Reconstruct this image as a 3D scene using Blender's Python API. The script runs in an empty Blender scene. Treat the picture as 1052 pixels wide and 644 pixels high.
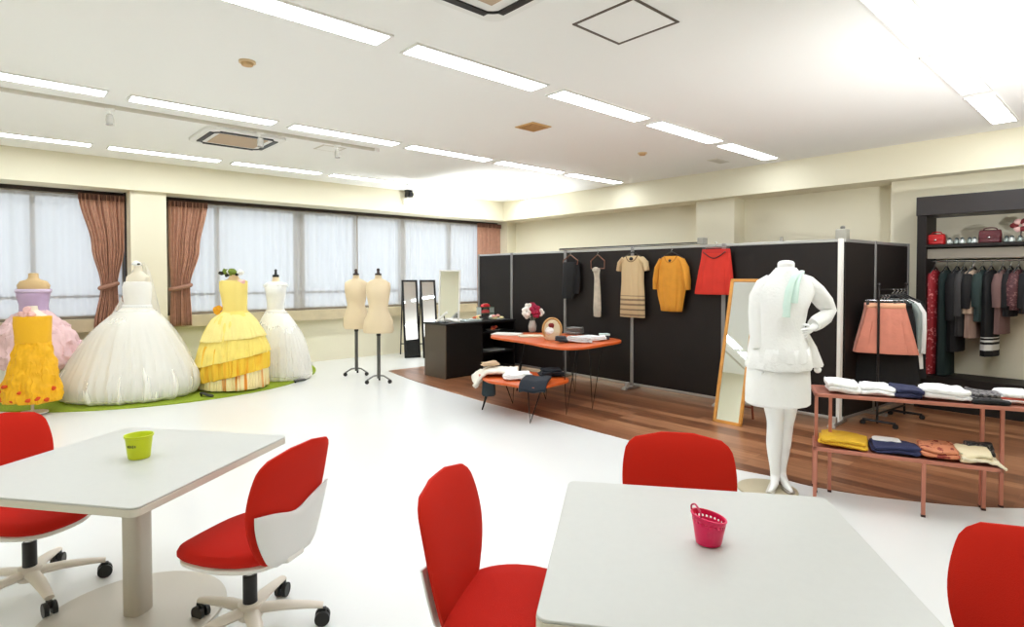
import bpy, math, random
import numpy as np
from mathutils import Vector, Matrix, noise
PI = math.pi
R = math.radians
random.seed(7)
S = bpy.context.scene
COL = S.collection

# ------------------------------------------------------------------ camera model
F = 592.0; YAW = R(48.08); PITCH = R(-1.29); CY = 296.6; CAMH = 1.42
_f = Vector((math.cos(YAW)*math.cos(PITCH), math.sin(YAW)*math.cos(PITCH), math.sin(PITCH)))
_r = Vector((math.sin(YAW), -math.cos(YAW), 0)); _u = _r.cross(_f)
RC = YAW - PI/2            # turn of a thing that faces the camera
RW = -PI/2                 # turn of a thing that hangs on the partition

def _hit(x, y, ax, v):
    d = _f + _r*((x-526)/F) + _u*((CY-y)/F)
    o = Vector((0, 0, CAMH))
    return o + d*((v-o[ax])/d[ax])
def G(x, y, z=0.0): return _hit(x, y, 2, z)        # survey: a point at height z
def WX(x, y, X): return _hit(x, y, 0, X)           # on a plane X = const
def WY(x, y, Y): return _hit(x, y, 1, Y)
def CAMPT(L, D, z=0.0): return Vector((L*math.sin(YAW)+D*math.cos(YAW), -L*math.cos(YAW)+D*math.sin(YAW), z))

cam = bpy.data.cameras.new('camera'); camo = bpy.data.objects.new('camera', cam); COL.objects.link(camo)
cam.sensor_width = 36; cam.lens = F/1052*36; cam.clip_start = .05
cam.shift_y = -(322-CY)/1052
camo.location = (0, 0, CAMH); camo.rotation_euler = (PI/2+PITCH, 0, YAW-PI/2)
S.camera = camo

# ------------------------------------------------------------------ materials
def lin(c): return tuple((v/12.92 if v <= .04045 else ((v+.055)/1.055)**2.4) for v in (x/255 for x in c)) + (1,)
_M = {}
def mat(name, rgb, rough=.6, metal=0, bump=0, bscale=60, var=0, vscale=8, sheen=0, spec=.5, emit=None, trans=0, coat=0):
    if name in _M: return _M[name]
    m = bpy.data.materials.new(name); m.use_nodes = True; nt = m.node_tree; b = nt.nodes['Principled BSDF']
    b.inputs['Base Color'].default_value = lin(rgb); b.inputs['Roughness'].default_value = rough; b.inputs['Metallic'].default_value = metal
    b.inputs['Specular IOR Level'].default_value = spec
    if sheen: b.inputs['Sheen Weight'].default_value = sheen
    if coat: b.inputs['Coat Weight'].default_value = coat
    if emit:
        b.inputs['Emission Color'].default_value = lin(rgb); b.inputs['Emission Strength'].default_value = emit
    tc = nt.nodes.new('ShaderNodeTexCoord')
    if var:
        n = nt.nodes.new('ShaderNodeTexNoise'); n.inputs['Scale'].default_value = vscale; n.inputs['Detail'].default_value = 4
        nt.links.new(tc.outputs['Object'], n.inputs['Vector'])
        r = nt.nodes.new('ShaderNodeValToRGB'); c = lin(rgb)
        r.color_ramp.elements[0].position = .3; r.color_ramp.elements[1].position = .7
        r.color_ramp.elements[0].color = tuple(max(0, v*(1-var)) for v in c[:3])+(1,)
        r.color_ramp.elements[1].color = tuple(min(1, v*(1+var)) for v in c[:3])+(1,)
        nt.links.new(n.outputs['Fac'], r.inputs['Fac']); nt.links.new(r.outputs['Color'], b.inputs['Base Color'])
    if bump:
        n = nt.nodes.new('ShaderNodeTexNoise'); n.inputs['Scale'].default_value = bscale; n.inputs['Detail'].default_value = 3
        nt.links.new(tc.outputs['Object'], n.inputs['Vector'])
        bm = nt.nodes.new('ShaderNodeBump'); bm.inputs['Strength'].default_value = bump; bm.inputs['Distance'].default_value = .01
        nt.links.new(n.outputs['Fac'], bm.inputs['Height']); nt.links.new(bm.outputs['Normal'], b.inputs['Normal'])
    if trans:
        out = nt.nodes['Material Output']; t = nt.nodes.new('ShaderNodeBsdfTransparent'); mx = nt.nodes.new('ShaderNodeMixShader')
        mx.inputs[0].default_value = trans
        nt.links.new(b.outputs[0], mx.inputs[1]); nt.links.new(t.outputs[0], mx.inputs[2]); nt.links.new(mx.outputs[0], out.inputs[0])
    _M[name] = m; return m

def spots(name, base, dots, scale=30, thr=.5, rough=.7, coord='Object', soft=.06, stretch=(1, 1, 1)):
    """cloth with a printed pattern of blotches"""
    if name in _M: return _M[name]
    m = mat(name, base, rough); nt = m.node_tree; b = nt.nodes['Principled BSDF']
    tc = nt.nodes.new('ShaderNodeTexCoord'); mp = nt.nodes.new('ShaderNodeMapping'); mp.inputs['Scale'].default_value = stretch
    n = nt.nodes.new('ShaderNodeTexNoise'); n.inputs['Scale'].default_value = scale; n.inputs['Detail'].default_value = 2
    r = nt.nodes.new('ShaderNodeValToRGB'); r.color_ramp.elements[0].position = thr; r.color_ramp.elements[1].position = thr+soft
    r.color_ramp.elements[0].color = lin(base); r.color_ramp.elements[1].color = lin(dots)
    nt.links.new(tc.outputs[coord], mp.inputs[0]); nt.links.new(mp.outputs[0], n.inputs['Vector']); nt.links.new(n.outputs['Fac'], r.inputs['Fac']); nt.links.new(r.outputs['Color'], b.inputs['Base Color'])
    return m

def bands(name, base, stripe, axis, edges, rough=.8):
    """cloth with woven stripes between given heights (object space)"""
    m = mat(name, base, rough, bump=.2, bscale=200); nt = m.node_tree; b = nt.nodes['Principled BSDF']
    tc = nt.nodes.new('ShaderNodeTexCoord'); sp = nt.nodes.new('ShaderNodeSeparateXYZ'); nt.links.new(tc.outputs['Object'], sp.inputs[0])
    last = None
    for lo, hi in edges:
        a = nt.nodes.new('ShaderNodeMath'); a.operation = 'GREATER_THAN'; a.inputs[1].default_value = lo
        c = nt.nodes.new('ShaderNodeMath'); c.operation = 'LESS_THAN'; c.inputs[1].default_value = hi
        k = nt.nodes.new('ShaderNodeMath'); k.operation = 'MULTIPLY'
        nt.links.new(sp.outputs[axis], a.inputs[0]); nt.links.new(sp.outputs[axis], c.inputs[0])
        nt.links.new(a.outputs[0], k.inputs[0]); nt.links.new(c.outputs[0], k.inputs[1])
        if last is None: last = k
        else:
            q = nt.nodes.new('ShaderNodeMath'); q.operation = 'MAXIMUM'
            nt.links.new(last.outputs[0], q.inputs[0]); nt.links.new(k.outputs[0], q.inputs[1]); last = q
    mx = nt.nodes.new('ShaderNodeMix'); mx.data_type = 'RGBA'
    mx.inputs['A'].default_value = lin(base); mx.inputs['B'].default_value = lin(stripe)
    nt.links.new(last.outputs[0], mx.inputs['Factor']); nt.links.new(mx.outputs['Result'], b.inputs['Base Color'])
    return m

def wood_planks(name, c1, c2, c3, width, length):
    m = bpy.data.materials.new(name); m.use_nodes = True; nt = m.node_tree; b = nt.nodes['Principled BSDF']
    tc = nt.nodes.new('ShaderNodeTexCoord'); mp = nt.nodes.new('ShaderNodeMapping'); mp.inputs['Rotation'].default_value = (0, 0, PI/2)
    nt.links.new(tc.outputs['Object'], mp.inputs[0])
    br = nt.nodes.new('ShaderNodeTexBrick'); br.inputs['Scale'].default_value = 1; br.inputs['Brick Width'].default_value = length; br.inputs['Row Height'].default_value = width
    br.inputs['Mortar Size'].default_value = .0012; br.inputs['Color1'].default_value = (0, 0, 0, 1); br.inputs['Color2'].default_value = (1, 1, 1, 1); br.inputs['Mortar'].default_value = (0, 0, 0, 1)
    br.offset = .37
    nt.links.new(mp.outputs[0], br.inputs['Vector'])
    mp2 = nt.nodes.new('ShaderNodeMapping'); mp2.inputs['Scale'].default_value = (26, 1.3, 1); nt.links.new(tc.outputs['Object'], mp2.inputs[0])
    n = nt.nodes.new('ShaderNodeTexNoise'); n.inputs['Scale'].default_value = 1; n.inputs['Detail'].default_value = 6; n.inputs['Roughness'].default_value = .65
    nt.links.new(mp2.outputs[0], n.inputs['Vector'])
    mx = nt.nodes.new('ShaderNodeMix'); mx.data_type = 'FLOAT'; mx.inputs[0].default_value = .66
    nt.links.new(br.outputs['Color'], mx.inputs[2]); nt.links.new(n.outputs['Fac'], mx.inputs[3])
    rp = nt.nodes.new('ShaderNodeValToRGB'); rp.color_ramp.elements[0].position = .22; rp.color_ramp.elements[1].position = .74
    rp.color_ramp.elements[0].color = lin(c1); rp.color_ramp.elements[1].color = lin(c3)
    e = rp.color_ramp.elements.new(.48); e.color = lin(c2)
    nt.links.new(mx.outputs[0], rp.inputs['Fac']); nt.links.new(rp.outputs['Color'], b.inputs['Base Color'])
    b.inputs['Roughness'].default_value = .32
    return m

WHITEFLOOR = mat('floor_white', (232, 233, 230), .22, var=.012, vscale=1.2, spec=.5)
WOODFLOOR = wood_planks('floor_wood', (92, 54, 34), (136, 88, 58), (176, 126, 90), .11, 1.5)
WALL = mat('wall_cream', (234, 227, 202), .85, bump=.05, bscale=90)
CEIL = mat('ceiling_white', (248, 247, 243), .9, bump=.06, bscale=160)
WHITE = mat('white_plastic', (238, 236, 228), .4)
WHITEP = mat('white_paint', (240, 239, 234), .5)
TABLE = mat('table_laminate', (198, 198, 191), .38, var=.01, vscale=40)
TABLEEDGE = mat('table_edge', (214, 208, 192), .5)
GREYM = mat('warm_grey_metal', (190, 182, 168), .38, .35)
CHBASE = mat('chair_base_beige', (222, 212, 198), .4)
RED = mat('red_fabric', (197, 35, 22), .9, bump=.25, bscale=420, spec=.2)
REDB = mat('red_fabric_back', (200, 37, 20), .9, bump=.25, bscale=420, spec=.2)
BLACKP = mat('black_plastic', (18, 18, 18), .45)
BLACKM = mat('black_metal', (22, 21, 21), .4, .3)
DARKB = mat('dark_brown_laminate', (24, 17, 14), .55, var=.15, vscale=3, spec=.35)
CABD = mat('cabinet_dark', (22, 19, 17), .4)
CABL = mat('cabinet_side', (84, 73, 62), .45)
ALU = mat('aluminium', (196, 196, 194), .32, .8)
CHROME = mat('chrome', (210, 210, 210), .18, 1)
POST = mat('grey_post', (150, 148, 146), .4, .5)
MIRROR = mat('mirror_glass', (235, 238, 236), .02, 1)
LAMP = mat('lamp_diffuser', (240, 247, 255), .5, emit=12.0)
GLASS = mat('window_glass', (240, 246, 250), .05, trans=.9)
FRAME = mat('window_frame_taupe', (150, 138, 122), .5)
HEADF = mat('window_head_brown', (44, 32, 26), .6)
CURT = mat('curtain_brown', (190, 143, 120), .9, bump=.3, bscale=140, var=.1, vscale=20)
CURTD = mat('curtain_dark', (130, 92, 78), .9, bump=.3, bscale=140)
RUG = mat('green_rug', (156, 178, 44), .95, bump=.8, bscale=250, var=.15, vscale=60)
FORM = mat('form_cloth', (232, 212, 176), .9, bump=.2, bscale=200)
TULLE = mat('tulle_white', (243, 240, 230), .9, bump=.35, bscale=45, var=.03, vscale=7)
TULLET = mat('tulle_veil', (250, 246, 238), .9, trans=.3)
SATIN = mat('satin_white', (248, 246, 240), .45, sheen=.4)
LACE = mat('lace_white', (246, 246, 242), .8, bump=.6, bscale=80)
PINKG = mat('pink_organza', (240, 205, 206), .85, bump=.5, bscale=40, var=.05, vscale=9)
LILAC = mat('lilac_satin', (196, 170, 206), .5, sheen=.3)
SKIN = mat('form_beige', (222, 190, 140), .7)
YEL = mat('yellow_chiffon', (250, 226, 120), .85, bump=.4, bscale=40, var=.05, vscale=10)
YELD = spots('yellow_orange_tier', (250, 208, 66), (240, 160, 20), 5, .45, .85, soft=.25, stretch=(2.6, 2.6, .25))
YELU = spots('cream_orange_underskirt', (250, 232, 176), (232, 140, 30), 5, .52, .85, soft=.1, stretch=(2.6, 2.6, .15))
GOLD = mat('golden_taffeta', (250, 184, 14), .6, bump=.5, bscale=28, var=.10, vscale=14)
CORAL = mat('coral_flower', (226, 84, 30), .8)
PALEPINK = mat('pale_pink_flower', (244, 196, 190), .8)
WOODLT = mat('honey_wood', (214, 150, 66), .45, var=.12, vscale=14)
ORANGEW = mat('orange_wood', (206, 92, 34), .4, var=.12, vscale=10)
ROSEG = mat('rose_gold_metal', (196, 128, 108), .42, .45)
MANNW = mat('mannequin_white', (246, 246, 244), .4)
DISC = mat('disc_tan', (188, 176, 146), .45)
CLOTHW = mat('white_cloth', (246, 246, 244), .85, bump=.5, bscale=60)
MINT = mat('mint_scarf', (212, 234, 222), .8)
LIME = mat('lime_plastic', (204, 216, 10), .4)
HOTPINK = mat('hot_pink_plastic', (226, 22, 88), .35)

# ------------------------------------------------------------------ mesh builder
class MB:
    def __init__(s): s.v = []; s.f = []
    def add(s, vs, fs):
        k = len(s.v); s.v += [tuple(v) for v in vs]; s.f += [tuple(i+k for i in f) for f in fs]; return s
    def box(s, c, d, rz=0, rx=0, ry=0):
        m = Matrix.Rotation(rz, 3, 'Z') @ Matrix.Rotation(ry, 3, 'Y') @ Matrix.Rotation(rx, 3, 'X')
        vs = [Vector(c)+m @ Vector((x*d[0]/2, y*d[1]/2, z*d[2]/2)) for x in (-1, 1) for y in (-1, 1) for z in (-1, 1)]
        return s.add(vs, [(0, 1, 3, 2), (4, 6, 7, 5), (0, 4, 5, 1), (2, 3, 7, 6), (0, 2, 6, 4), (1, 5, 7, 3)])
    def b2(s, a, b): return s.box([(p+q)/2 for p, q in zip(a, b)], [abs(q-p) for p, q in zip(a, b)])
    def tube(s, pts, r, n=10, close=False, flat=1.0, cap=True):
        pts = [Vector(p) for p in pts]; m = len(pts)
        rs = r if isinstance(r, (list, tuple)) else [r]*m
        vs = []; up = None
        for i, p in enumerate(pts):
            if close: t = pts[(i+1) % m]-pts[i-1]
            else: t = pts[min(i+1, m-1)]-pts[max(i-1, 0)]
            t.normalize()
            if up is None:
                up = Vector((0, 0, 1)) if abs(t.z) < .9 else Vector((1, 0, 0))
            a = t.cross(up).normalized(); up = a.cross(t).normalized()
            for k in range(n):
                q = 2*PI*k/n; vs.append(p+a*math.cos(q)*rs[i]+up*math.sin(q)*rs[i]*flat)
        fs = [(i*n+k, i*n+(k+1) % n, ((i+1) % m)*n+(k+1) % n, ((i+1) % m)*n+k) for i in range(m if close else m-1) for k in range(n)]
        if cap and not close: fs += [tuple(range(n))[::-1], tuple(range((m-1)*n, m*n))]
        return s.add(vs, fs)
    def loft(s, rows, n=32, freq=0, ph=0, cap=True, sup=2.0, f2=0):
        """rows (z, cx, cy, rx, ry, fold)"""
        vs = []
        for row in rows:
            z, cx, cy, rx, ry = row[:5]; am = row[5] if len(row) > 5 else 0
            for k in range(n):
                q = 2*PI*k/n
                w = 1+am*(math.sin(freq*q+ph+z*1.3)+.6*math.sin((freq*1.7//1+2)*q+ph*2+z*.8))
                c, d = math.cos(q), math.sin(q)
                e = 2/sup
                vs.append((cx+rx*w*abs(c)**e*(1 if c >= 0 else -1), cy+ry*w*abs(d)**e*(1 if d >= 0 else -1), z))
        m = len(rows)
        fs = [(i*n+k, i*n+(k+1) % n, (i+1)*n+(k+1) % n, (i+1)*n+k) for i in range(m-1) for k in range(n)]
        if cap: fs += [tuple(range(n))[::-1], tuple(range((m-1)*n, m*n))]
        return s.add(vs, fs)
    def lathe(s, prof, c=(0, 0, 0), n=24, cap=True):
        return s.loft([(c[2]+z, c[0], c[1], r, r) for r, z in prof], n, cap=cap)
    def grid(s, fn, nu, nv):
        vs = [fn(i/nu, j/nv) for j in range(nv+1) for i in range(nu+1)]
        return s.add(vs, [(j*(nu+1)+i, j*(nu+1)+i+1, (j+1)*(nu+1)+i+1, (j+1)*(nu+1)+i) for j in range(nv) for i in range(nu)])
    def prism(s, poly, z0, z1):
        n = len(poly); vs = [(x, y, z0) for x, y in poly]+[(x, y, z1) for x, y in poly]
        return s.add(vs, [tuple(range(n))[::-1], tuple(range(n, 2*n))]+[(i, (i+1) % n, n+(i+1) % n, n+i) for i in range(n)])
    def ball(s, c, r, nu=12, nv=8):
        r3 = r if isinstance(r, (tuple, list)) else (r, r, r)
        return s.loft([(c[2]+r3[2]*math.sin(-PI/2+PI*(j+.02)/(nv+.04)), c[0], c[1], r3[0]*math.cos(-PI/2+PI*(j+.02)/(nv+.04)), r3[1]*math.cos(-PI/2+PI*(j+.02)/(nv+.04))) for j in range(nv+1)], nu)
    def jitter(s, amp, sc, seed=0):
        o = Vector((seed*7.3, seed*3.1, seed*1.7)); out = []
        for v in s.v:
            d = noise.noise_vector(Vector(v)*sc+o); out.append(tuple(Vector(v)+d*amp))
        s.v = out; return s
    def xf(s, loc=(0, 0, 0), rz=0, rx=0, ry=0, sc=1):
        m = Matrix.Translation(loc) @ Matrix.Rotation(rz, 4, 'Z') @ Matrix.Rotation(ry, 4, 'Y') @ Matrix.Rotation(rx, 4, 'X') @ Matrix.Scale(sc, 4)
        s.v = [tuple(m @ Vector(v)) for v in s.v]; return s
    def build(s, name, m, parent=None, smooth=True, bevel=0, sub=0, solid=0, kind=None, label=None):
        me = bpy.data.meshes.new(name); me.from_pydata(s.v, [], s.f); me.validate(); me.update()
        o = bpy.data.objects.new(name, me); COL.objects.link(o)
        if m: me.materials.append(m)
        if parent is not None: o.parent = parent
        if smooth:
            me.polygons.foreach_set('use_smooth', [True]*len(me.polygons))
            me.set_sharp_from_angle(angle=R(42))
        if solid:
            q = o.modifiers.new('solid', 'SOLIDIFY'); q.thickness = solid; q.offset = 0
        if bevel:
            q = o.modifiers.new('bevel', 'BEVEL'); q.width = bevel; q.segments = 3; q.limit_method = 'ANGLE'; q.angle_limit = R(40)
        if sub:
            q = o.modifiers.new('sub', 'SUBSURF'); q.levels = sub; q.render_levels = sub
        if kind: o['kind'] = kind
        if label: o['label'] = label
        return o

def B(name, a, b, m, parent=None, bevel=0, kind=None): return MB().b2(a, b).build(name, m, parent, False, bevel, kind=kind)
def struct(name, mb, m, parent=None, bevel=0, smooth=False):
    o = mb.build(name, m, parent, smooth, bevel)
    if parent is None: o['kind'] = 'structure'
    return o
def thing(name, label, cat, loc=(0, 0, 0), rz=0, group=None):
    o = bpy.data.objects.new(name, None); COL.objects.link(o); o.empty_display_size = .1
    o.location = loc; o.rotation_euler = (0, 0, rz); o['label'] = label; o['category'] = cat
    if group: o['group'] = group
    return o
def tag(o, label, cat, group=None):
    o['label'] = label; o['category'] = cat
    if group: o['group'] = group
    return o
def put(o, loc, rz=0):
    o.location = loc; o.rotation_euler = (0, 0, rz); return o
def dup(root, loc, rz, label):
    r = root.copy(); COL.objects.link(r); r.location = loc; r.rotation_euler = (0, 0, rz); r['label'] = label
    for ch in list(root.children):
        c = ch.copy(); COL.objects.link(c); c.parent = r
        for g in list(ch.children):
            d = g.copy(); COL.objects.link(d); d.parent = c
    return r
def catmull(pts, k=6, close=False):
    P = [Vector(p) for p in pts]; n = len(P); out = []
    for i in range(n if close else n-1):
        if close: a, b, c, d = P[i-1], P[i], P[(i+1) % n], P[(i+2) % n]
        else: a, b, c, d = P[max(i-1, 0)], P[i], P[i+1], P[min(i+2, n-1)]
        for j in range(k):
            t = j/k; out.append(.5*((2*b)+(c-a)*t+(2*a-5*b+4*c-d)*t*t+(3*b-a-3*c+d)*t**3))
    if not close: out.append(P[-1])
    return out

# ================================================================== SETTING
CZ = 2.9; BZ = 2.52; XB = 8.1; YW = 9.25
X0, Y0 = -2.2, -2.2
struct('floor', MB().b2((X0, Y0, -.1), (XB+.2, YW+.2, 0)), WHITEFLOOR)
edge = [G(*p) for p in ((400, 381.6), (431, 393), (495, 412), (545, 425), (596, 439), (645, 452), (700, 467), (752, 481), (796, 490), (836, 500), (905, 511), (994, 520), (1052, 522))]
edge = [(p.x, p.y) for p in edge]
poly = [(XB, 7.62), (edge[0][0]+.02, 7.62)]+[(p.x, p.y) for p in catmull([(a, b, 0) for a, b in edge], 4)]+[(5.3, -.3), (5.6, Y0), (XB, Y0)]
struct('floor_wood', MB().prism(poly[::-1], 0.0, .004), WOODFLOOR)
struct('ceiling', MB().b2((X0, Y0, CZ), (XB+.2, YW+.2, CZ+.12)), CEIL)
# back wall with two piers and the soffit
mb = MB().b2((XB, Y0, 0), (XB+.15, YW+.15, CZ))
struct('wall_back', mb, WALL)
struct('wall_back_pier', MB().b2((7.8, 3.98, 0), (XB, 4.58, BZ)), WALL)
struct('wall_back_pier', MB().b2((7.86, Y0, 0), (XB, 2.08, BZ)), WALL)
struct('trim_1', MB().b2((7.62, Y0, BZ), (XB, 8.75, CZ)), WALL)            # soffit along the back wall
struct('wall_right', MB().b2((X0, Y0-.15, 0), (XB+.15, Y0, CZ)), WALL)
struct('wall_front', MB().b2((X0-.15, Y0, 0), (X0, YW, CZ)), WALL)
# window wall: parapet, header, pier, end return
WZ0, WZ1 = .86, 2.47
W1 = (-1.6, 1.33); W2 = (1.80, 8.0)
mb = MB().b2((X0, YW, 0), (XB, YW+.15, WZ0)).b2((X0, YW, WZ1), (XB, YW+.15, CZ))
mb.b2((X0, YW, WZ0), (W1[0], YW+.15, WZ1)).b2((W1[1], YW, WZ0), (W2[0], YW+.15, WZ1)).b2((W2[1], YW, WZ0), (XB, YW+.15, WZ1))
struct('wall_left', mb, WALL)
struct('wall_left_pier', MB().b2((1.315, 8.82, 0), (1.72, YW, BZ)), WALL)
struct('wall_left_pier', MB().b2((7.86, 8.9, 0), (XB, YW, BZ)), WALL)
struct('trim_2', MB().b2((X0, 8.75, BZ), (XB, YW, CZ)), WALL)               # soffit over the windows
struct('trim_3', MB().b2((X0, YW-.045, BZ-.05), (1.315, YW-.0, BZ)).b2((1.72, YW-.045, BZ-.05), (7.86, YW, BZ)).b2((1.295, YW-.12, .76), (1.315, YW, BZ)), HEADF)
struct('trim_4', MB().b2((X0, YW-.14, .70), (1.315, YW, .86)).b2((1.72, YW-.14, .70), (7.86, YW, .86)), mat('sill_beige', (206, 190, 156), .7, var=.1, vscale=5))

SHEER = bpy.data.materials.new('sheer_white'); SHEER.use_nodes = True
nt = SHEER.node_tree; nt.nodes.remove(nt.nodes['Principled BSDF'])
tr = nt.nodes.new('ShaderNodeBsdfTransparent'); df = nt.nodes.new('ShaderNodeBsdfDiffuse'); tl = nt.nodes.new('ShaderNodeBsdfTranslucent'); a1 = nt.nodes.new('ShaderNodeMixShader'); a2 = nt.nodes.new('ShaderNodeMixShader')
df.inputs[0].default_value = (.93, .94, .95, 1); tl.inputs[0].default_value = (.93, .95, .97, 1); a1.inputs[0].default_value = .6; a2.inputs[0].default_value = .42
nt.links.new(df.outputs[0], a1.inputs[1]); nt.links.new(tl.outputs[0], a1.inputs[2]); nt.links.new(a1.outputs[0], a2.inputs[1]); nt.links.new(tr.outputs[0], a2.inputs[2]); nt.links.new(a2.outputs[0], nt.nodes['Material Output'].inputs[0])

def window(name, xa, xb, mull):
    o = struct(name, MB().b2((xa, YW+.02, WZ0), (xb, YW+.09, WZ0+.05)).b2((xa, YW+.02, WZ1-.05), (xb, YW+.09, WZ1)).b2((xa, YW+.02, WZ0), (xa+.05, YW+.09, WZ1)).b2((xb-.05, YW+.02, WZ0), (xb, YW+.09, WZ1)), FRAME)
    for x, w in mull: MB().b2((x-w/2, YW+.0, WZ0), (x+w/2, YW+.09, WZ1)).build('mullion', FRAME, o, False)
    MB().b2((xa, YW+.045, WZ0), (xb, YW+.051, WZ1)).build('pane', GLASS, o, False)
    mb = MB().b2((xa+.05, YW+.012, 1.135), (xb-.05, YW+.03, 1.165)); x = xa+.1
    while x < xb-.15:
        mb.b2((x, YW+.005, 1.128), (x+.075, YW+.013, 1.172)); x += .15
    mb.build('guard_rail', mat('rail_brown', (112, 96, 86), .5), o, False)
    return o
window('window_1', *W1, [(.36, .05), (-.8, .05)])
window('window_2', *W2, [(2.46, .05), (3.69, .15), (4.68, .05), (5.6, .11), (6.66, .05)])

def sheer(xa, xb, label, seed):
    n = int((xb-xa)*34)
    def fn(u, v):
        x = xa+(xb-xa)*u; a = .014+.006*math.sin(x*3+seed)
        return (x, YW-.06+a*math.sin(x*46+2*math.sin(x*5+seed))-.01*v*0, .90+(WZ1-.02-.90)*v)
    o = MB().grid(fn, n*3, 6).build('sheer_curtain', SHEER)
    tag(o, label, 'curtain', 'sheer curtains across the windows')
sheer(-1.55, 1.27, 'white sheer curtain across the far left window', 1)
sheer(1.86, 4.66, 'white sheer curtain across the left half of the wide window', 2)
sheer(4.68, 7.83, 'white sheer curtain across the right half of the wide window, behind the mirrors', 3)

def drape(rows, label, seed, tie=None, pleats=11):
    """rows (z, x_left, x_right)"""
    t = thing('drape_curtain', label, 'curtain', ((rows[0][1]+rows[0][2])/2, YW-.17, 0), 0, 'brown drapes')
    cx = t.location.x
    def fn(u, v):
        zz = rows[0][0]+(rows[-1][0]-rows[0][0])*v
        for i in range(len(rows)-1):
            if rows[i+1][0] <= zz <= rows[i][0]+1e-6:
                k = (rows[i][0]-zz)/(rows[i][0]-rows[i+1][0]); k = k*k*(3-2*k) if tie else k
                l = rows[i][1]+(rows[i+1][1]-rows[i][1])*k; r = rows[i][2]+(rows[i+1][2]-rows[i][2])*k
        wv = math.sin(u*pleats*2*PI+seed+.5*math.sin(v*4+u*9))
        return (l+(r-l)*u-cx, .022*wv*(.7+.3*math.sin(u*17+seed))+.01*math.sin(u*40+v*3), zz)
    MB().grid(fn, pleats*10, 24).build('drape_panel', CURT, t, solid=.004)
    MB().grid(lambda u, v: (rows[0][1]+(rows[0][2]-rows[0][1])*u-cx, .022*math.sin(u*pleats*4*PI+seed)-.006, rows[0][0]-.07+.08*v), pleats*12, 2).build('heading', CURTD, t, solid=.005)
    if tie:
        z, l, r = tie
        MB().tube([((l+r)/2-cx+(r-l)*.54*math.cos(a), .042*math.sin(a), z+.03*math.cos(a)) for a in [2*PI*k/20 for k in range(20)]], .03, 8, True, 1).build('tieback', mat('tieback_brown', (168, 124, 104), .8), t)
    return t
drape([(2.46, .80, 1.29), (1.8, .93, 1.28), (1.30, 1.02, 1.20), (.74, .94, 1.22)], 'brown drape tied back, left of the wall pier behind the white ball gown', .3, (1.29, 1.02, 1.19))
drape([(2.45, 1.80, 2.29), (1.8, 1.80, 2.18), (1.27, 1.82, 2.05), (.72, 1.80, 2.07)], 'brown drape tied back, right of the wall pier', 1.1, (1.26, 1.82, 2.05))
drape([(2.47, 7.23, 7.84), (1.6, 7.23, 7.84), (.74, 7.24, 7.84)], 'brown drape hanging straight in the far corner behind the partition', 2.1)

# ------------------------------------------------------------------ ceiling fittings
def strip_light(x, y, label):
    t = thing('ceiling_light', label, 'ceiling light', (x, y, CZ), 0, 'strip lights in the ceiling')
    MB().b2((-.60, -.105, -.012), (.60, -.088, 0)).b2((-.60, .088, -.012), (.60, .105, 0)).b2((-.60, -.088, -.012), (-.583, .088, 0)).b2((.583, -.088, -.012), (.60, .088, 0)).build('frame', WHITEP, t, False)
    MB().b2((-.583, -.088, -.010), (.583, .088, -.001)).build('diffuser', LAMP, t, False)
ordn = ['first', 'second', 'third', 'fourth', 'fifth', 'sixth']
for row, y, xs in (('middle', 3.25, [.664+1.366*k for k in range(5)]), ('track-side', 5.70, [-.48+1.34*k for k in range(6)]), ('window-side', 8.05, [-.34+1.34*k for k in range(6)]), ('right-hand', .98, [3.35, 4.70, 6.05])):
    where = {'middle': 'the wide diagonal row over the room centre', 'track-side': 'the row beside the spotlight track', 'window-side': 'the row nearest the windows', 'right-hand': 'the row in the top right corner'}[row]
    for i, x in enumerate(xs): strip_light(x+.585, y, f'{ordn[i]} white strip light from the left in {where}')

for i, (x, y, lab) in enumerate(((-.70, 3.25, 'strip light in the middle row behind the viewer, nearest one'), (-2.07+.6, 3.25, 'strip light in the middle row behind the viewer, farther one'), (.65, .98, 'strip light of the right-hand row above the viewer'), (-.70, .98, 'strip light of the right-hand row behind the viewer'), (2.0, .98, 'strip light of the right-hand row just outside the top edge of the photo'), (-1.82, 5.70, 'strip light of the track-side row beyond the left photo edge'))):
    strip_light(x+.585-(.585 if i == 1 else 0), y, lab)
def cassette(x, y, label, s=.42):
    t = thing('air_conditioner', label, 'air conditioner', (x, y, CZ), 0, 'ceiling air conditioners')
    def rr(a, r, k=5): return [(sx*(a-r)+r*math.cos(q), sy*(a-r)+r*math.sin(q)) for sx, sy, q0 in ((1, 1, 0), (-1, 1, PI/2), (-1, -1, PI), (1, -1, 1.5*PI)) for q in [q0+PI/2*j/k for j in range(k+1)]]
    MB().prism(rr(s, .10), -.03, 0).build('panel', WHITEP, t, True, .006)
    MB().b2((-.24, -.24, -.036), (.24, .24, -.03)).build('grille', mat('grille_tan', (196, 172, 146), .7, bump=.5, bscale=120), t, False)
    for k in range(4):
        MB().box((0, s-.085, -.034), (2*s-.28, .045, .012)).xf(rz=k*PI/2).build('louvre', BLACKP, t, False)
    for k in range(4):
        a = [((s-.085)*1.0-.12+.12*math.cos(q), (s-.085)-.12+.12*math.sin(q), -.033) for q in [PI/2*j/6 for j in range(7)]]
        MB().tube(a, .009, 6).xf(rz=k*PI/2).build('slot', BLACKP, t)
cassette(1.97, 6.62, 'square ceiling air conditioner with tan grille above the ball gowns', .40)
ac = G(508, 15, CZ); cassette(ac.x-.37, ac.y-.37, 'ceiling air conditioner cut by the top edge of the photo')
t = thing('access_hatch', 'square ceiling access hatch with dark metal outline', 'ceiling hatch', (2.77, 2.09, CZ), 0)
q = .22
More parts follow.
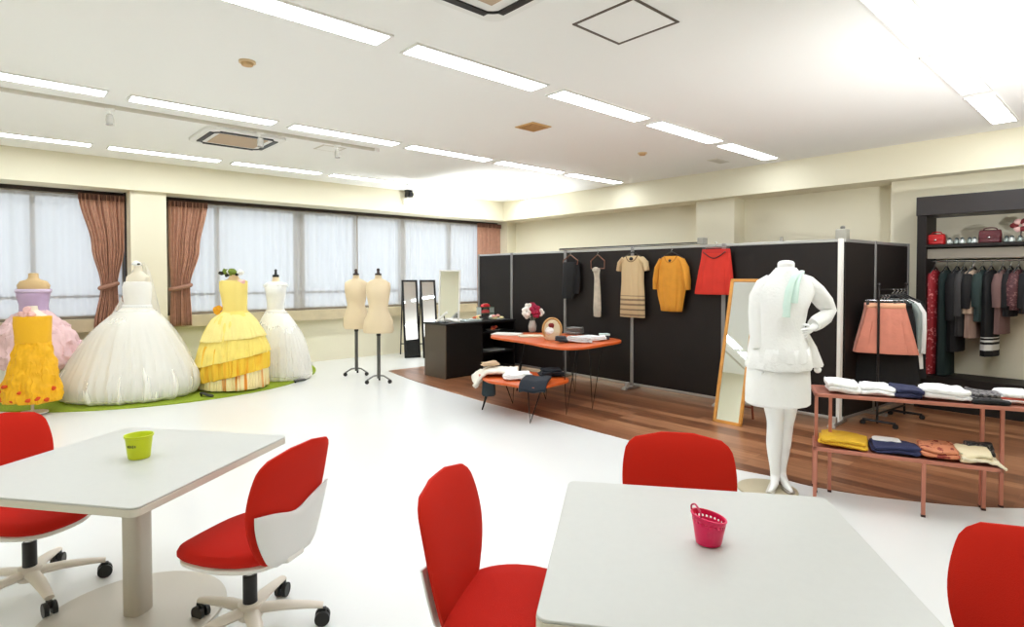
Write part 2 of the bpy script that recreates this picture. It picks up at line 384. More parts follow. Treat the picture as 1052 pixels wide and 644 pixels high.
MB().b2((-q, -q, -.006), (q, -q+.014, 0)).b2((-q, q-.014, -.006), (q, q, 0)).b2((-q, -q, -.006), (-q+.014, q, 0)).b2((q-.014, -q, -.006), (q, q, 0)).build('frame', mat('hatch_frame', (112, 102, 92), .5, .4), t, False)
MB().b2((-q+.02, -q+.02, -.004), (q-.02, q-.02, 0)).build('hatch_panel', CEIL, t, False)
t = thing('access_hatch', 'faint white square ceiling hatch above the dress forms', 'ceiling hatch', (2.92, 6.42, CZ), 0)
MB().b2((-.14, -.14, -.005), (.14, .14, 0)).build('frame', mat('hatch_pale', (214, 208, 194), .6), t, False, .004)
MB().b2((-.115, -.115, -.007), (.115, .115, -.004)).build('hatch_panel', CEIL, t, False)
t = thing('ceiling_vent', 'orange tan square ceiling vent in the middle of the ceiling', 'vent', (4.0, 4.14, CZ))
MB().b2((-.13, -.13, -.01), (.13, .13, 0)).build('frame', mat('vent_tan', (206, 166, 110), .6), t, False, .004)
mb = MB()
for k in range(7): mb.b2((-.105, -.1+k*.031, -.018), (.105, -.086+k*.031, -.009))
mb.build('slats', mat('vent_slat', (190, 144, 88), .6), t, False)
for p, lab in (((254, 63), 'small round tan smoke detector on the ceiling at upper left'), ((660, 157), 'small round smoke detector on the ceiling near the back soffit')):
    p = G(*p, CZ); t = thing('smoke_detector', lab, 'smoke detector', p)
    MB().lathe([(.055, -.012), (.055, 0)]).build('base', mat('det_tan', (222, 196, 156), .6), t)
    MB().lathe([(.018, -.034), (.036, -.03), (.042, -.012)]).build('sensor', mat('det_tan2', (200, 164, 116), .6), t)
p = G(738, 165, CZ); t = thing('ceiling_speaker', 'small pale ceiling plate beside the far end of the middle strip lights', 'ceiling plate', p)
MB().b2((-.16, -.07, -.01), (.16, .07, 0)).build('plate', mat('plate_pale', (220, 216, 204), .6), t, False, .004)
MB().b2((-.13, -.045, -.014), (.13, .045, -.01)).build('grille', mat('plate_pale2', (206, 202, 190), .7, bump=.5, bscale=300), t, False)
# spotlight track
t = thing('spotlight_track', 'thin white track rail running along the ceiling towards the windows', 'track', (0, 0, CZ))
MB().b2((-1.8, 6.06, -.03), (3.3, 6.09, 0)).build('rail', mat('track_white', (206, 200, 184), .5), t, False)
MB().b2((3.3, 6.05, -.035), (3.36, 6.10, 0)).build('end_cap', WHITEP, t, False)
for px, py, lab in ((118, 116, 'first white spotlight from the left hanging from the ceiling track'), (270, 146, 'white spotlight on the ceiling track in front of the air conditioner'), (362, 154, 'white spotlight at the far right end of the ceiling track')):
    x = G(px, py-8, CZ-.06).x; t = thing('track_spotlight', lab, 'spotlight', (x, 6.075, CZ-.03), R(-20), 'spotlights on the ceiling track')
    MB().b2((-.035, -.018, -.02), (.035, .018, .0)).build('adapter', WHITE, t, False, .004)
    MB().tube([(0, 0, -.02), (0, 0, -.07)], .008).build('stem', WHITE, t)
    MB().lathe([(.048, -.07), (.052, 0), (.04, .07), (.02, .085)], n=18).xf((0, -.006, -.10), rx=R(28), sc=.62).build('lamp_head', mat('spot_white', (176, 172, 162), .4), t)
    MB().lathe([(.043, -.002), (.043, .004)], n=18).xf((0, -.028, -.141), rx=R(28), sc=.62).build('lens', mat('spot_lens', (170, 165, 156), .2, .4), t)
p = WY(416.5, 201, 8.75); t = thing('security_camera', 'black and white camera fixed to the soffit above the dress forms', 'camera', (p.x, 8.75, p.z))
MB().b2((-.06, -.05, -.17), (.12, 0, -.05)).build('bracket', WHITE, t, False, .008)
MB().tube([(0, -.03, -.06), (0, -.10, -.02)], .02).build('arm', WHITE, t)
MB().b2((-.05, -.17, -.04), (.05, -.05, .05)).build('camera_body', BLACKP, t, False, .01)
MB().tube([(.0, -.15, .005), (.0, -.21, .0)], .035, 16).build('lens', BLACKM, t)
MB().b2((-.055, -.15, .05), (.055, -.05, .11)).build('housing', BLACKP, t, False, .01)

# ------------------------------------------------------------------ green rug
mb = MB(); n = 60
pts = [(1.7+2.02*math.cos(PI+PI*k/n), 9.1+1.9*math.sin(PI+PI*k/n)) for k in range(n+1)]
tag(mb.prism(pts, 0.0, .012).build('rug', RUG, None, False), 'half round green rug on the white floor under the ball gowns', 'rug')

# ------------------------------------------------------------------ meeting tables
TZ = .66; TA = R(37.5)
def rrect(a, b, r, k=6): return [(sx*(a-r)+r*math.cos(q), sy*(b-r)+r*math.sin(q)) for sx, sy, q0 in ((1, 1, 0), (-1, 1, PI/2), (-1, -1, PI), (1, -1, 1.5*PI)) for q in [q0+PI/2*j/k for j in range(k+1)]]
def mtable(loc, label):
    t = thing('meeting_table', label, 'table', loc, TA, 'white square meeting tables')
    MB().prism(rrect(.44, .44, .03), TZ-.008, TZ).build('tabletop', TABLE, t, True, .003)
    MB().prism(rrect(.441, .441, .031), TZ-.033, TZ-.008).build('edge_band', TABLEEDGE, t, True, .002)
    MB().loft([(z, .012, -.012, .050, .042) for z in (.012, TZ-.033)], 32, sup=3.2).build('column', GREYM, t, True)
    MB().lathe([(.16, TZ-.045), (.16, TZ-.033)]).build('top_plate', GREYM, t)
    MB().lathe([(.345, 0), (.35, .004), (.347, .010), (.33, .014), (.08, .016)], n=64).build('base_disc', mat('disc_grey', (196, 190, 178), .4, .2), t)
    return t
mtable((.411, 2.827, 0), 'white square table with a lime cup, left foreground')
mtable((1.496, .823, 0), 'white square table with a pink basket, front centre right')

def smoothgrid(fn, nu, nv): return MB().grid(fn, nu, nv)

def make_chair(label):
    t = thing('office_chair', label, 'chair', (0, 0, 0), 0, 'red swivel chairs at the white tables')
    # seat: local +y is forward; pad as stacked superellipses
    def seat(z0, z1, gx, gy, dome, front):
        rows = []
        for k, (s, dz) in enumerate(((.80, 0), (.95, .12), (1, .35), (1, .6), (.965, .82), (.87, .95), (.6, 1.03), (.25, 1.05), (.02, 1.05))):
            rows.append((z0+(z1-z0)*dz, 0, .015, gx*s, gy*s))
        mb = MB().loft(rows, 40, sup=2.7)
        v = []
        for x, y, z in mb.v:
            y2 = y/gy
            x *= (1-.10*max(0, -y2)-.06*max(0, y2))          # narrower at the back
            z -= front*max(0, y2)**2.5
            z += .012*(x/gx)**2
            v.append((x, y, z))
        mb.v = v; return mb
    seat(.352, .412, .225, .225, 0, .022).build('seat', RED, t)
    seat(.325, .362, .215, .215, 0, .014).build('seat_shell', WHITE, t)
    # backrest: curved pad, profile in z, outline in x
    def outline(v):   # half width along height 0..1
        w = .120+.100*math.sin(min(1, v/.62)*PI/2)**.9 if v < .62 else .220-.03*((v-.62)/.38)**2
        if v < .10: w *= math.sqrt(max(0, 1-((.10-v)/.10)**2))*.5+.5
        if v > .84: w *= math.sqrt(max(0, 1-((v-.84)/.16)**2.4))*.56+.44
        if v > .999: w *= .75
        return w
    BH0, BH1 = .335, .782
    def surf(x, v, off):
        z = BH0+(BH1-BH0)*v
        y = -.185-.02*v-.085*(v-.2)**2*(1 if v > .2 else .2)+.32*x*x
        return Vector((x, y+off, z))
    def pad(vlo, vhi, off0, off1, sc=1.0, vfun=None):
        n, mrows = 20, 22; vs = []; fs = []
        for side in (0, 1):
            for j in range(mrows+1):
                v = vlo+(vhi-vlo)*j/mrows
                for i in range(n+1):
                    u = -1+2*i/n; x = outline(v)*u*sc
                    vv = v if vfun is None else vlo+(vfun(u)-vlo)*j/mrows
                    if vfun is not None: x = outline(vv)*u*sc
                    edge = (1-abs(u)**6)*(1-abs((2*j/mrows)-1)**10)
                    o = (off0+(off1-off0)*.5)+(1 if side else -1)*(off1-off0)*.5*(.25+.75*edge)
                    vs.append(surf(x, vv, o))
        N = (mrows+1)*(n+1)
        for s in (0, 1):
            for j in range(mrows):
                for i in range(n):
                    a = s*N+j*(n+1)+i; q = (a, a+1, a+n+2, a+n+1); fs.append(q if s else q[::-1])
        loop = [j*(n+1) for j in range(mrows+1)]+[mrows*(n+1)+i for i in range(1, n+1)]+[j*(n+1)+n for j in range(mrows-1, -1, -1)]+[i for i in range(n-1, 0, -1)]
        for k in range(len(loop)):
            a, b = loop[k], loop[(k+1) % len(loop)]; fs.append((a, b, b+N, a+N))
        return MB().add(vs, fs)
    pad(0, 1, -.012, .030).build('backrest', REDB, t)
    pad(.02, .6, -.034, -.008, .965, lambda u: .47+.06*abs(u)**1.5-.05*math.exp(-(abs(u)-.0)**2*6)).build('back_shell', mat('shell_white', (226, 226, 222), .45), t)
    MB().box((0, -.14, .335), (.10, .16, .03), rx=R(-12)).build('back_bracket', WHITE, t, False, .008)
    MB().lathe([(.05, .30), (.06, .315), (.075, .335)], n=20).build('mechanism', CHBASE, t)
    MB().tube([(.05, .02, .318), (.15, .02, .314), (.17, .02, .31)], [.006, .006, .011], 8).build('lever', BLACKP, t)
    MB().lathe([(.027, .10), (.027, .235), (.022, .24)], n=18).build('gas_lift', BLACKP, t)
    MB().lathe([(.018, .235), (.018, .30)], n=14).build('lift_rod', CHROME, t)
    MB().lathe([(.045, .07), (.05, .09), (.045, .125), (.034, .13)], n=20).build('hub', CHBASE, t)
    for k in range(5):
        a = 2*PI*k/5
        m = MB().tube([(.03, 0, .10), (.12, 0, .10), (.22, 0, .088), (.275, 0, .078)], [.030, .028, .022, .018], 10, flat=.62).xf(rz=a)
        arm = m.build('base_arm', CHBASE, t)
        w = MB()
        for sd in (-1, 1): w.tube([(.272, sd*.006, .03), (.272, sd*.024, .03)], .030, 16)
        w.box((.272, 0, .052), (.03, .02, .03)).xf(rz=a); w.build('caster', BLACKP, arm, True, .002)
    return t
chair0 = make_chair('red swivel chair seen from behind with white back shell, right of the lime cup table')
def place(o, hub, face, star):
    """face: heading in degrees; star: heading of one caster"""
    o.location = (hub[0], hub[1], 0); o.rotation_euler = (0, 0, R(face-90))
    for ch in o.children:
        if ch.name.split('.')[0] in ('base_arm', 'hub'): ch.rotation_euler = (0, 0, R(star-(face-90)))
place(chair0, (.735, 2.372), 121, -28)
CH = [((.098, 3.325), -61, -7, 'red swivel chair at the left edge of the photo, behind the lime cup table'),
      ((1.19, 1.325), -58, 10, 'red swivel chair with its seat pushed under the pink basket table, left of that table'),
      ((1.86, 1.135), -143, 20, 'red swivel chair on the far side of the pink basket table, facing us'),
      ((1.69, .175), 170, 40, 'red swivel chair cut by the right edge of the photo')]
for hub, fc, st, lab in CH:
    place(dup(chair0, (0, 0, 0), 0, lab), hub, fc, st)

# cup and basket
t = thing('cup', 'lime green plastic cup on the left white table', 'cup', (.439, 2.823, TZ), RC)
mb = MB().lathe([(.034, 0), (.039, .001), (.041, .006), (.050, .088), (.054, .090), (.055, .098), (.051, .098), (.046, .088), (.037, .008), (.01, .006)], n=36); mb.build('cup_body', LIME, t)
mb = MB()
for k in range(5): mb.box((-.017+k*.0075, -math.sqrt(.0470**2-(-.017+k*.0075)**2), .058), (.005, .004, .009+.003*(k % 2)), rz=math.atan2(-.017+k*.0075, .047))
mb.build('printed_mark', mat('mark_grey', (120, 132, 40), .6), t, False)

t = thing('basket', 'hot pink perforated plastic basket with a loop handle on the white table', 'basket', (1.499, .833, TZ), RC)
def bas(u, v):
    q = 2*PI*u; r = .034+.013*v; rim = .078+.010*math.sin(q+PI)*0-.010*math.cos(q)
    return (r*math.cos(q), r*math.sin(q), .004+(rim-.004)*v)
nu, nv = 48, 12; mb = MB(); vs = [bas(i/nu, j/nv) for j in range(nv+1) for i in range(nu)]
fs = []
for j in range(nv):
    for i in range(nu):
        if j in (9,) and i % 2 == 0: continue
        fs.append((j*nu+i, j*nu+(i+1) % nu, (j+1)*nu+(i+1) % nu, (j+1)*nu+i))
fs.append(tuple(range(nu))[::-1]); mb.add(vs, fs); mb.build('basket_body', HOTPINK, t, solid=.0022)
MB().tube([bas(i/36, 1) for i in range(36)], .003, 8, True).build('rim', HOTPINK, t)
for ang in (PI*1.05,):
    a, b = bas((ang-.62)/(2*PI), 1), bas((ang+.62)/(2*PI), 1)
    pts = catmull([a, (a[0]*1.02, a[1]*1.0, a[2]+.014), ((a[0]+b[0])/2*1.0, 0, a[2]+.024), (b[0]*1.02, b[1], b[2]+.014), b], 5)
    MB().tube(pts, .0026, 8).build('loop_handle', mat('basket_handle', (190, 20, 74), .4), t)
MB().b2((-.02, -.043, .03), (.0, -.041, .05)).build('moulded_panel', HOTPINK, t, False, .001)

# ================================================================== PARTITION
PX = 5.95; PT = 1.77
t = thing('partition_screen', 'long dark brown office partition with grey posts, clothes hanging on it', 'partition', (PX, 0, 0))
ys = [7.44, 6.627, 5.506, 4.365, 3.149, 1.985]
for a, b in zip(ys, ys[1:]):
    p = MB().b2((0, b+.02, .07), (.045, a-.02, PT-.025)).build('panel', DARKB, t, False, .003)
mb = MB().b2((-.005, ys[-1], PT-.028), (.05, ys[0], PT)).build('top_cap', ALU, t, False, .003)
MB().b2((-.002, ys[-1], .045), (.047, ys[0], .075)).build('base_rail', ALU, t, False, .003)
for i, y in enumerate(ys):
    w = .022 if i < 5 else .016
    p = MB().b2((-.014, y-w, .0), (.055, y+w, PT+.004)).build('post', WHITE if i == 5 else POST, t, False, .004)
    if i > 1:
        MB().box((0, y, .025), (.34, .05, .03)).box((-.1, y, .06), (.04, .045, .07)).box((-.16, y, .012), (.04, .07, .024)).build('foot', ALU, p, False, .006)
P0 = Vector((PX+.02, 1.985)); P1 = Vector((7.5, 1.835)); d = (P1-P0); Ld = d.length; ang = math.atan2(d.y, d.x)
t = thing('partition_screen', 'dark brown return partition going back to the wall behind the skirt rack', 'partition', (P0.x, P0.y, 0), ang)
u = .70
for a, b in ((.05, u-.015), (u+.015, Ld)): MB().b2((a, -.022, .07), (b, .022, PT-.025)).build('panel', DARKB, t, False, .003)
MB().b2((.03, -.026, PT-.028), (Ld, .026, PT)).build('top_cap', ALU, t, False, .003)
MB().b2((.03, -.026, .045), (Ld, .026, .075)).build('base_rail', ALU, t, False, .003)
for x in (u, Ld):
    p = MB().b2((x-.02, -.03, 0), (x+.02, .03, PT+.003)).build('post', POST, t, False, .004)
    MB().box((x, 0, .02), (.05, .3, .03)).build('foot', ALU, p, False, .006)
# rail lying along the top of the partition
t = thing('hanging_rail', 'long black and chrome bar along the partition top with a square end', 'rail', (PX-.0, 4.5, PT+.004))
MB().b2((-.01, -1.05, 0.002), (.03, 1.12, .03)).build('bar', BLACKM, t, False, .004)
MB().b2((-.018, -1.05, .006), (-.01, 1.12, .016)).build('chrome_strip', CHROME, t, False)
MB().b2((-.03, -1.12, 0), (.06, -1.04, .075)).build('end_block', mat('block_grey', (150, 148, 138), .5), t, False, .006)
# boxes on the wall beyond
p = WX(889, 244, 7.3); 
t = thing('wall_box', 'pale grey box unit on a pole, seen over the partition corner', 'box unit', (p.x-.4, p.y-.0, 0)); 
q = WX(889, 236, p.x-.4); t.location = (q.x, q.y+.22, 0)
MB().b2((-.06, -.055, 1.74), (.06, .055, 1.93)).build('box_body', mat('box_grey', (186, 182, 168), .5), t, False, .012)
MB().lathe([(.022, 1.93), (.024, 1.955), (.012, 1.965)]).build('cap', mat('cap_grey', (120, 118, 110), .5), t)
MB().lathe([(.015, .02), (.015, 1.74)], n=12).build('pole', POST, t)
MB().lathe([(.14, 0), (.14, .02)]).build('base', POST, t)
q = WX(803, 240, 7.0)
t = thing('stand_pole', 'thin grey pole top showing over the partition behind the mannequin', 'pole', (q.x, q.y, 0))
MB().lathe([(.02, .02), (.02, 1.88)], n=12).build('pole', mat('pole_grey', (190, 186, 172), .5), t); MB().lathe([(.15, 0), (.15, .02)]).build('base', POST, t)

# ------------------------------------------------------------------ garments
def hook(r=.003, h=.09): return catmull([(0, 0, 0), (0, 0, h*.35), (.012, 0, h*.5), (.016, 0, h*.72), (.0, 0, h*.92), (-.014, 0, h*.78)], 5)
HW = mat('hanger_wood', (120, 78, 58), .5); HB = BLACKP; HG = mat('hanger_steel', (190, 190, 190), .25, .9)
def hanger(loc, rz, width, m, label, clips=False, h=.09, cat='hanger', frame=0):
    t = thing('clothes_hanger', label, 'hanger', loc, rz)
    MB().tube(hook(.003, h), .003, 8).build('hook', HG, t)
    if clips:
        MB().tube([(-width/2, 0, -.004), (width/2, 0, -.004)], .005, 8).build('bar', HG, t)
        for s in (-1, 1): MB().b2((s*(width/2-.02)-.012, -.012, -.045), (s*(width/2-.02)+.012, .012, 0)).build('clip', m, t, False, .003)
    else:
        MB().tube(catmull([(-width/2, 0, -.075), (-width/4, 0, -.035), (0, 0, 0), (width/4, 0, -.035), (width/2, 0, -.075)], 6), .009, 8, flat=.8).build('arms', m, t)
        if frame: MB().tube([(-width/2, 0, -.075), (-width/2+.004, 0, -.075-frame), (width/2-.004, 0, -.075-frame), (width/2, 0, -.075)], .007, 8).build('bar', m, t)
        else: MB().tube([(-width/2+.01, 0, -.078), (width/2-.01, 0, -.078)], .005, 8).build('bar', m, t)
    return t
GX = PX-.075
def wallpos(px, py, X=None): p = WX(px, py, X or GX); return (p.x, p.y, p.z)

# black trousers
z = wallpos(586, 262); hanger(z, RW, .27, HW, 'brown wooden hanger holding the black trousers, first from left on the partition', clips=False, h=.07, frame=.05)
t = thing('trousers', 'black trousers folded over a wooden hanger on the dark partition', 'trousers', z, RW)
BLK = mat('black_cloth', (16, 16, 17), .85, bump=.3, bscale=90)
MB().loft([(-.095, -.01, 0, .115, .022), (-.115, -.01, -.002, .125, .03), (-.3, -.025, 0, .12, .028, .05), (-.52, -.045, 0, .11, .026, .06), (-.60, -.05, 0, .095, .024, .06)], 36, 7, 1).build('left_leg', BLK, t)
MB().loft([(-.100, .06, .02, .075, .02), (-.3, .075, .022, .085, .02, .05), (-.50, .07, .022, .075, .018, .05), (-.53, .07, .022, .06, .016, .05)], 30, 5, 2).build('right_leg', BLK, t)
# scarf
z = wallpos(614, 262); hanger(z, RW, .23, HW, 'brown wooden hanger carrying the pale scarf on the partition', h=.07, frame=.10)
t = thing('scarf', 'pale grey cream scarf knotted on a wooden hanger, hanging straight down', 'scarf', z, RW)
SCARF = mat('scarf_cream', (196, 188, 170), .85, bump=.4, bscale=60, var=.15, vscale=14)
MB().loft([(-.17, -.0, -.02, .05, .022), (-.20, 0, -.022, .055, .032), (-.235, 0, -.02, .046, .026), (-.3, .0, -.015, .04, .018, .1), (-.5, .002, -.012, .052, .02, .1), (-.7, .003, -.01, .06, .02, .12), (-.80, .004, -.01, .055, .016, .12), (-.81, .004, -.01, .04, .01)], 30, 5).build('tail', SCARF, t)
MB().ball((0, -.03, -.195), (.055, .035, .04)).jitter(.012, 18).build('knot', SCARF, t)
# beige dress with striped hem
z = wallpos(650, 259); hanger(z, RW, .32, HB, 'black hanger holding the beige striped hem dress on the partition', h=.07)
t = thing('dress', 'beige short sleeved knit dress with striped hem, hanging on the partition', 'dress', z, RW)
zz = .09
DR = bands('beige_knit', (206, 182, 140), (140, 118, 92), 2, [(-.72, -.70), (-.66, -.635), (-.60, -.575), (-.545, -.535), (-.785, -.765)])
MB().loft([(-.045-0, 0, 0, .085, .014), (-.06, 0, 0, .13, .028), (-.11, 0, 0, .165, .036), (-.22, 0, 0, .16, .042, .04), (-.36, 0, 0, .152, .046, .07), (-.55, 0, 0, .165, .05, .08), (-.80, 0, 0, .172, .052, .08), (-.805, 0, 0, .165, .048, .08)], 90, 11, .5).build('body', DR, t)
for s in (-1, 1): MB().tube([(s*.13, 0, -.075), (s*.185, 0, -.13), (s*.212, 0, -.23)], [.05, .055, .045], 14, flat=.55).build('sleeve', DR, t)
MB().tube(catmull([(-.085, -.022, -.045), (-.05, -.034, -.10), (0, -.038, -.118), (.05, -.034, -.10), (.085, -.022, -.045)], 5), .006, 8).build('collar_trim', mat('collar_dk', (122, 98, 70), .8), t)
MB().ball((0, -.032, -.083), (.03, .012, .022)).build('necklace', BLACKP, t)
# mustard blouse
z = wallpos(690, 259); hanger(z, RW, .32, HB, 'black hanger holding the mustard blouse on the partition', h=.07)
t = thing('blouse', 'mustard yellow batwing blouse hanging on the partition', 'blouse', z, RW)
MU = mat('mustard_cloth', (214, 146, 44), .85, bump=.3, bscale=70, var=.06, vscale=12)
MB().loft([(-.045, 0, 0, .085, .014), (-.06, 0, 0, .13, .03), (-.11, 0, 0, .17, .042), (-.24, -.0, 0, .18, .05, .04), (-.40, -.0, 0, .18, .052, .07), (-.52, .0, 0, .16, .05, .08), (-.62, .005, 0, .138, .046, .08), (-.685, .006, 0, .128, .044, .08), (-.69, .006, 0, .12, .04, .08)], 90, 10, 1.2).build('body', MU, t)
for s in (-1, 1): MB().tube([(s*.13, 0, -.08), (s*.18, .0, -.18), (s*.205, 0, -.32), (s*.215, 0, -.435)], [.05, .065, .062, .048], 16, flat=.5).build('sleeve', MU, t)
MB().tube(catmull([(-.085, -.024, -.045), (-.05, -.036, -.10), (0, -.042, -.122), (.05, -.036, -.10), (.085, -.024, -.045)], 5), .007, 8).build('collar', mat('mustard_dk', (184, 120, 34), .8), t)
MB().ball((0, -.036, -.10), (.022, .012, .018)).build('brooch', BLACKP, t)
# red skirt
z = wallpos(735.5, 254); hanger(z, RW, .32, mat('clip_dark', (60, 56, 54), .4), 'steel clip hanger holding the red skirt on the partition', clips=True, h=.06)
t = thing('skirt', 'red flared skirt clipped to a hanger at the right of the partition clothes', 'skirt', z, RW)
RS = mat('red_skirt_cloth', (206, 48, 32), .85, bump=.25, bscale=70, var=.06, vscale=10)
MB().loft([(-.022, 0, 0, .158, .026), (-.03, 0, 0, .165, .03), (-.09, 0, 0, .172, .034), (-.25, -.01, 0, .192, .044, .04), (-.49, -.02, 0, .218, .054, .07), (-.515, -.02, 0, .218, .052, .07), (-.517, -.02, 0, .2, .045, .07)], 90, 11, .2).build('skirt_body', RS, t)
MB().loft([(-.065, 0, 0, .172, .038), (-.05, 0, 0, .168, .036), (-.02, 0, 0, .162, .032)], 40, cap=False).build('waistband', mat('red_band', (186, 36, 26), .8), t)
MB().tube(catmull([(-.13, -.036, -.05), (-.06, -.045, -.10), (0, -.047, -.12), (.06, -.045, -.10), (.13, -.036, -.05)], 6), .006, 8).build('chain_belt', mat('belt_dark', (70, 20, 18), .4), t)

# ------------------------------------------------------------------ leaning mirror with honey wood frame
bl, br = G(732.5, 433), G(761.5, 438.4); w = (br-bl).length
t = thing('floor_mirror', 'tall leaning mirror in a honey wood frame in front of the partition', 'mirror', (bl+br)/2, math.atan2(br.y-bl.y, br.x-bl.x)-R(3))
H = 1.43; lean = R(14); w = .285
fr = MB()
c, s_ = math.cos(lean), math.sin(lean)
mk = lambda mb: mb.xf(rx=-lean)
mk(MB().b2((-w/2, -.012, 0), (-w/2+.028, .014, H)).b2((w/2-.028, -.012, 0), (w/2, .014, H)).b2((-w/2, -.012, 0), (w/2, .014, .03)).b2((-w/2, -.012, H-.03), (w/2, .014, H))).build('frame', WOODLT, t, False, .003)
mk(MB().b2((-w/2+.026, .0, .028), (w/2-.026, .008, H-.028))).build('mirror_glass', MIRROR, t, False)
mk(MB().b2((-w/2+.01, .008, .01), (w/2-.01, .012, H-.01))).build('backing', HW, t, False)
for s in (-1, 1): MB().tube([(s*.10, .80*s_+.02, .80*c), (s*.10, .33, .012)], .011, 8).build('rear_leg', mat('red_wood', (120, 56, 36), .5), t)
MB().tube([(-.10, .29, .13), (.10, .29, .13)], .009, 8).build('rear_stretcher', mat('red_wood', (120, 56, 36), .5), t)

# ------------------------------------------------------------------ black easel mirrors by the window
def easel(px, label):
    p = G(px, 367.5); t = thing('easel_mirror', label, 'mirror', p, R(-20), 'black framed easel mirrors by the window')
    H, w = 1.37, .28; lean = R(11)
    MB().b2((-w/2, -.012, 0), (-w/2+.035, .014, H)).b2((w/2-.035, -.012, 0), (w/2, .014, H)).b2((-w/2, -.012, 0), (w/2, .014, .035)).b2((-w/2, -.012, H-.035), (w/2, .014, H)).xf(rx=-lean).build('frame', BLACKM, t, False, .003)
    MB().b2((-w/2+.03, -.004, .03), (w/2-.03, .006, H-.03)).xf(rx=-lean).build('mirror_glass', MIRROR, t, False)
    for s in (-1, 1): MB().tube([(s*(w/2-.02), H*math.sin(lean), H*math.cos(lean)-.02), (s*(w/2-.02), .46, .01)], .012, 8).build('rear_leg', BLACKM, t)
    MB().tube([(-w/2+.02, .43, .2), (w/2-.02, .43, .2)], .01, 8).build('rear_stretcher', BLACKM, t)
    return t
easel(424, 'left one of the two black framed easel mirrors by the window')
easel(443, 'right one of the two black framed easel mirrors, partly behind the black counter')

# ================================================================== BLACK COUNTER AND ITS DISPLAYS
CX0, CX1, CY0, CY1, CH_ = 4.56, 5.84, 6.44, 6.95, .765
XM = 5.22
t = thing('display_counter', 'black display counter with open shelves at its right end, beside the partition', 'counter', (CX0, CY0, 0))
L = lambda a, b: MB().b2((a[0]-CX0, a[1]-CY0, a[2]), (b[0]-CX0, b[1]-CY0, b[2]))
L((CX0+.02, CY0, .03), (XM, CY1, CH_-.03)).build('cabinet_body', CABD, t, False, .004)
L((CX0, CY0-.004, .0), (CX0+.02, CY1, CH_-.03)).build('side_panel', CABL, t, False, .003)
L((CX0-.015, CY0-.02, CH_-.03), (CX1, CY1+.01, CH_)).build('countertop', CABD, t, False, .004)
L((XM, CY1-.02, .03), (CX1, CY1, CH_-.03)).build('back_panel', CABD, t, False)
L((CX1-.02, CY0, .0), (CX1, CY1, CH_-.03)).build('side_panel', CABD, t, False)
for z in (.06, .29, .585): L((XM, CY0, z), (CX1-.02, CY1-.02, z+.022)).build('shelf', CABD, t, False, .002)
L((CX0+.03, CY0+.02, 0), (CX1-.03, CY1-.02, .03)).build('plinth', BLACKP, t, False)
CT = CH_
# table mirror on the counter
t = thing('table_mirror', 'tall white framed table mirror standing on the black counter', 'mirror', (4.86, 6.78, CT), R(-55))
MB().b2((-.16, -.01, .03), (-.14, .02, .74)).b2((.14, -.01, .03), (.16, .02, .74)).b2((-.16, -.01, .03), (.16, .02, .05)).b2((-.16, -.01, .72), (.16, .02, .74)).xf(rx=R(-5)).build('frame', WHITE, t, False, .003)
MB().b2((-.142, 0, .048), (.142, .01, .722)).xf(rx=R(-5)).build('mirror_glass', MIRROR, t, False)
MB().b2((-.17, -.07, 0), (.17, .12, .03)).build('base', WHITE, t, False, .006)
t = thing('display_easel', 'small slanted white display piece at the left end of the black counter', 'display', (4.63, 6.62, CT), RC)
MB().box((0, 0, .085), (.03, .14, .19), ry=R(48)).build('slanted_plate', WHITE, t, False, .006)
MB().tube([(.05, 0, .0), (.03, 0, .10)], .008).build('support', BLACKM, t)
MB().b2((-.09, -.06, 0), (.1, .06, .010)).build('base', BLACKP, t, False, .003)
t = thing('shoe', 'white low heeled shoe on the black counter beside the slanted display', 'shoe', (4.74, 6.55, CT), R(-30))
MB().tube([(-.09, 0, .05), (-.04, 0, .045), (.03, 0, .026), (.09, 0, .016), (.12, 0, .012)], [.026, .034, .03, .03, .016], 12, flat=.6).build('upper', WHITE, t)
MB().lathe([(.008, 0), (.016, .04)], (-.085, 0, 0), 10).build('heel', WHITE, t)
def tray(loc, rz, label, a=.16, b=.11, m=WHITE):
    t = thing('tray', label, 'tray', loc, rz)
    MB().prism(rrect(a, b, .02), 0, .008).build('base', m, t, False)
    MB().tube([(x, y, .012) for x, y in rrect(a, b, .02)], .007, 6, True).build('rim', m, t)
tray((5.12, 6.62, CT), 0, 'pale glass tray on the black counter in front of the table mirror', .15, .1, mat('tray_pale', (206, 216, 214), .15))
def blobs(name, label, cat, loc, cols, n, spread, r, seed, rz=0):
    """a bunch of small accessories lying in one display dish"""
    rnd = random.Random(seed)
    t = thing(name, label, cat, loc, rz)
    MB().lathe([(spread*.75, 0), (spread*1.05, .018), (spread*1.0, .018), (spread*.7, .006)], n=24).build('dish', mat('dish_pale', (216, 216, 208), .4), t)
    for k in range(n):
        a = rnd.random()*2*PI; q = rnd.random()**.5*spread*.7
        c = (q*math.cos(a), q*math.sin(a), .012+r*.7+.012*(k % 3))
        MB().ball(c, (r*rnd.uniform(.8, 1.3), r*rnd.uniform(.8, 1.3), r*rnd.uniform(.6, .9)), 10, 6).jitter(r*.25, 30, k).build('trinket', cols[k % len(cols)], t)
TR = mat('trinket_red', (196, 36, 40), .5); TG = mat('trinket_green', (70, 110, 70), .6); TO = mat('trinket_orange', (214, 96, 48), .6); TC = mat('trinket_cream', (222, 206, 150), .6); TP = mat('trinket_pink', (218, 150, 140), .6); TB = mat('trinket_dark', (50, 34, 34), .5)
blobs('accessory_dish', 'dish of orange and red trinkets on the black counter, right of the mirror', 'dish', (5.30, 6.70, CT), [TO, TP, TC, TB], 8, .10, .026, 3)
blobs('accessory_dish', 'dish of cream coloured trinkets at the right end of the black counter', 'dish', (5.58, 6.56, CT), [TC, WHITE, TP], 10, .12, .03, 4)
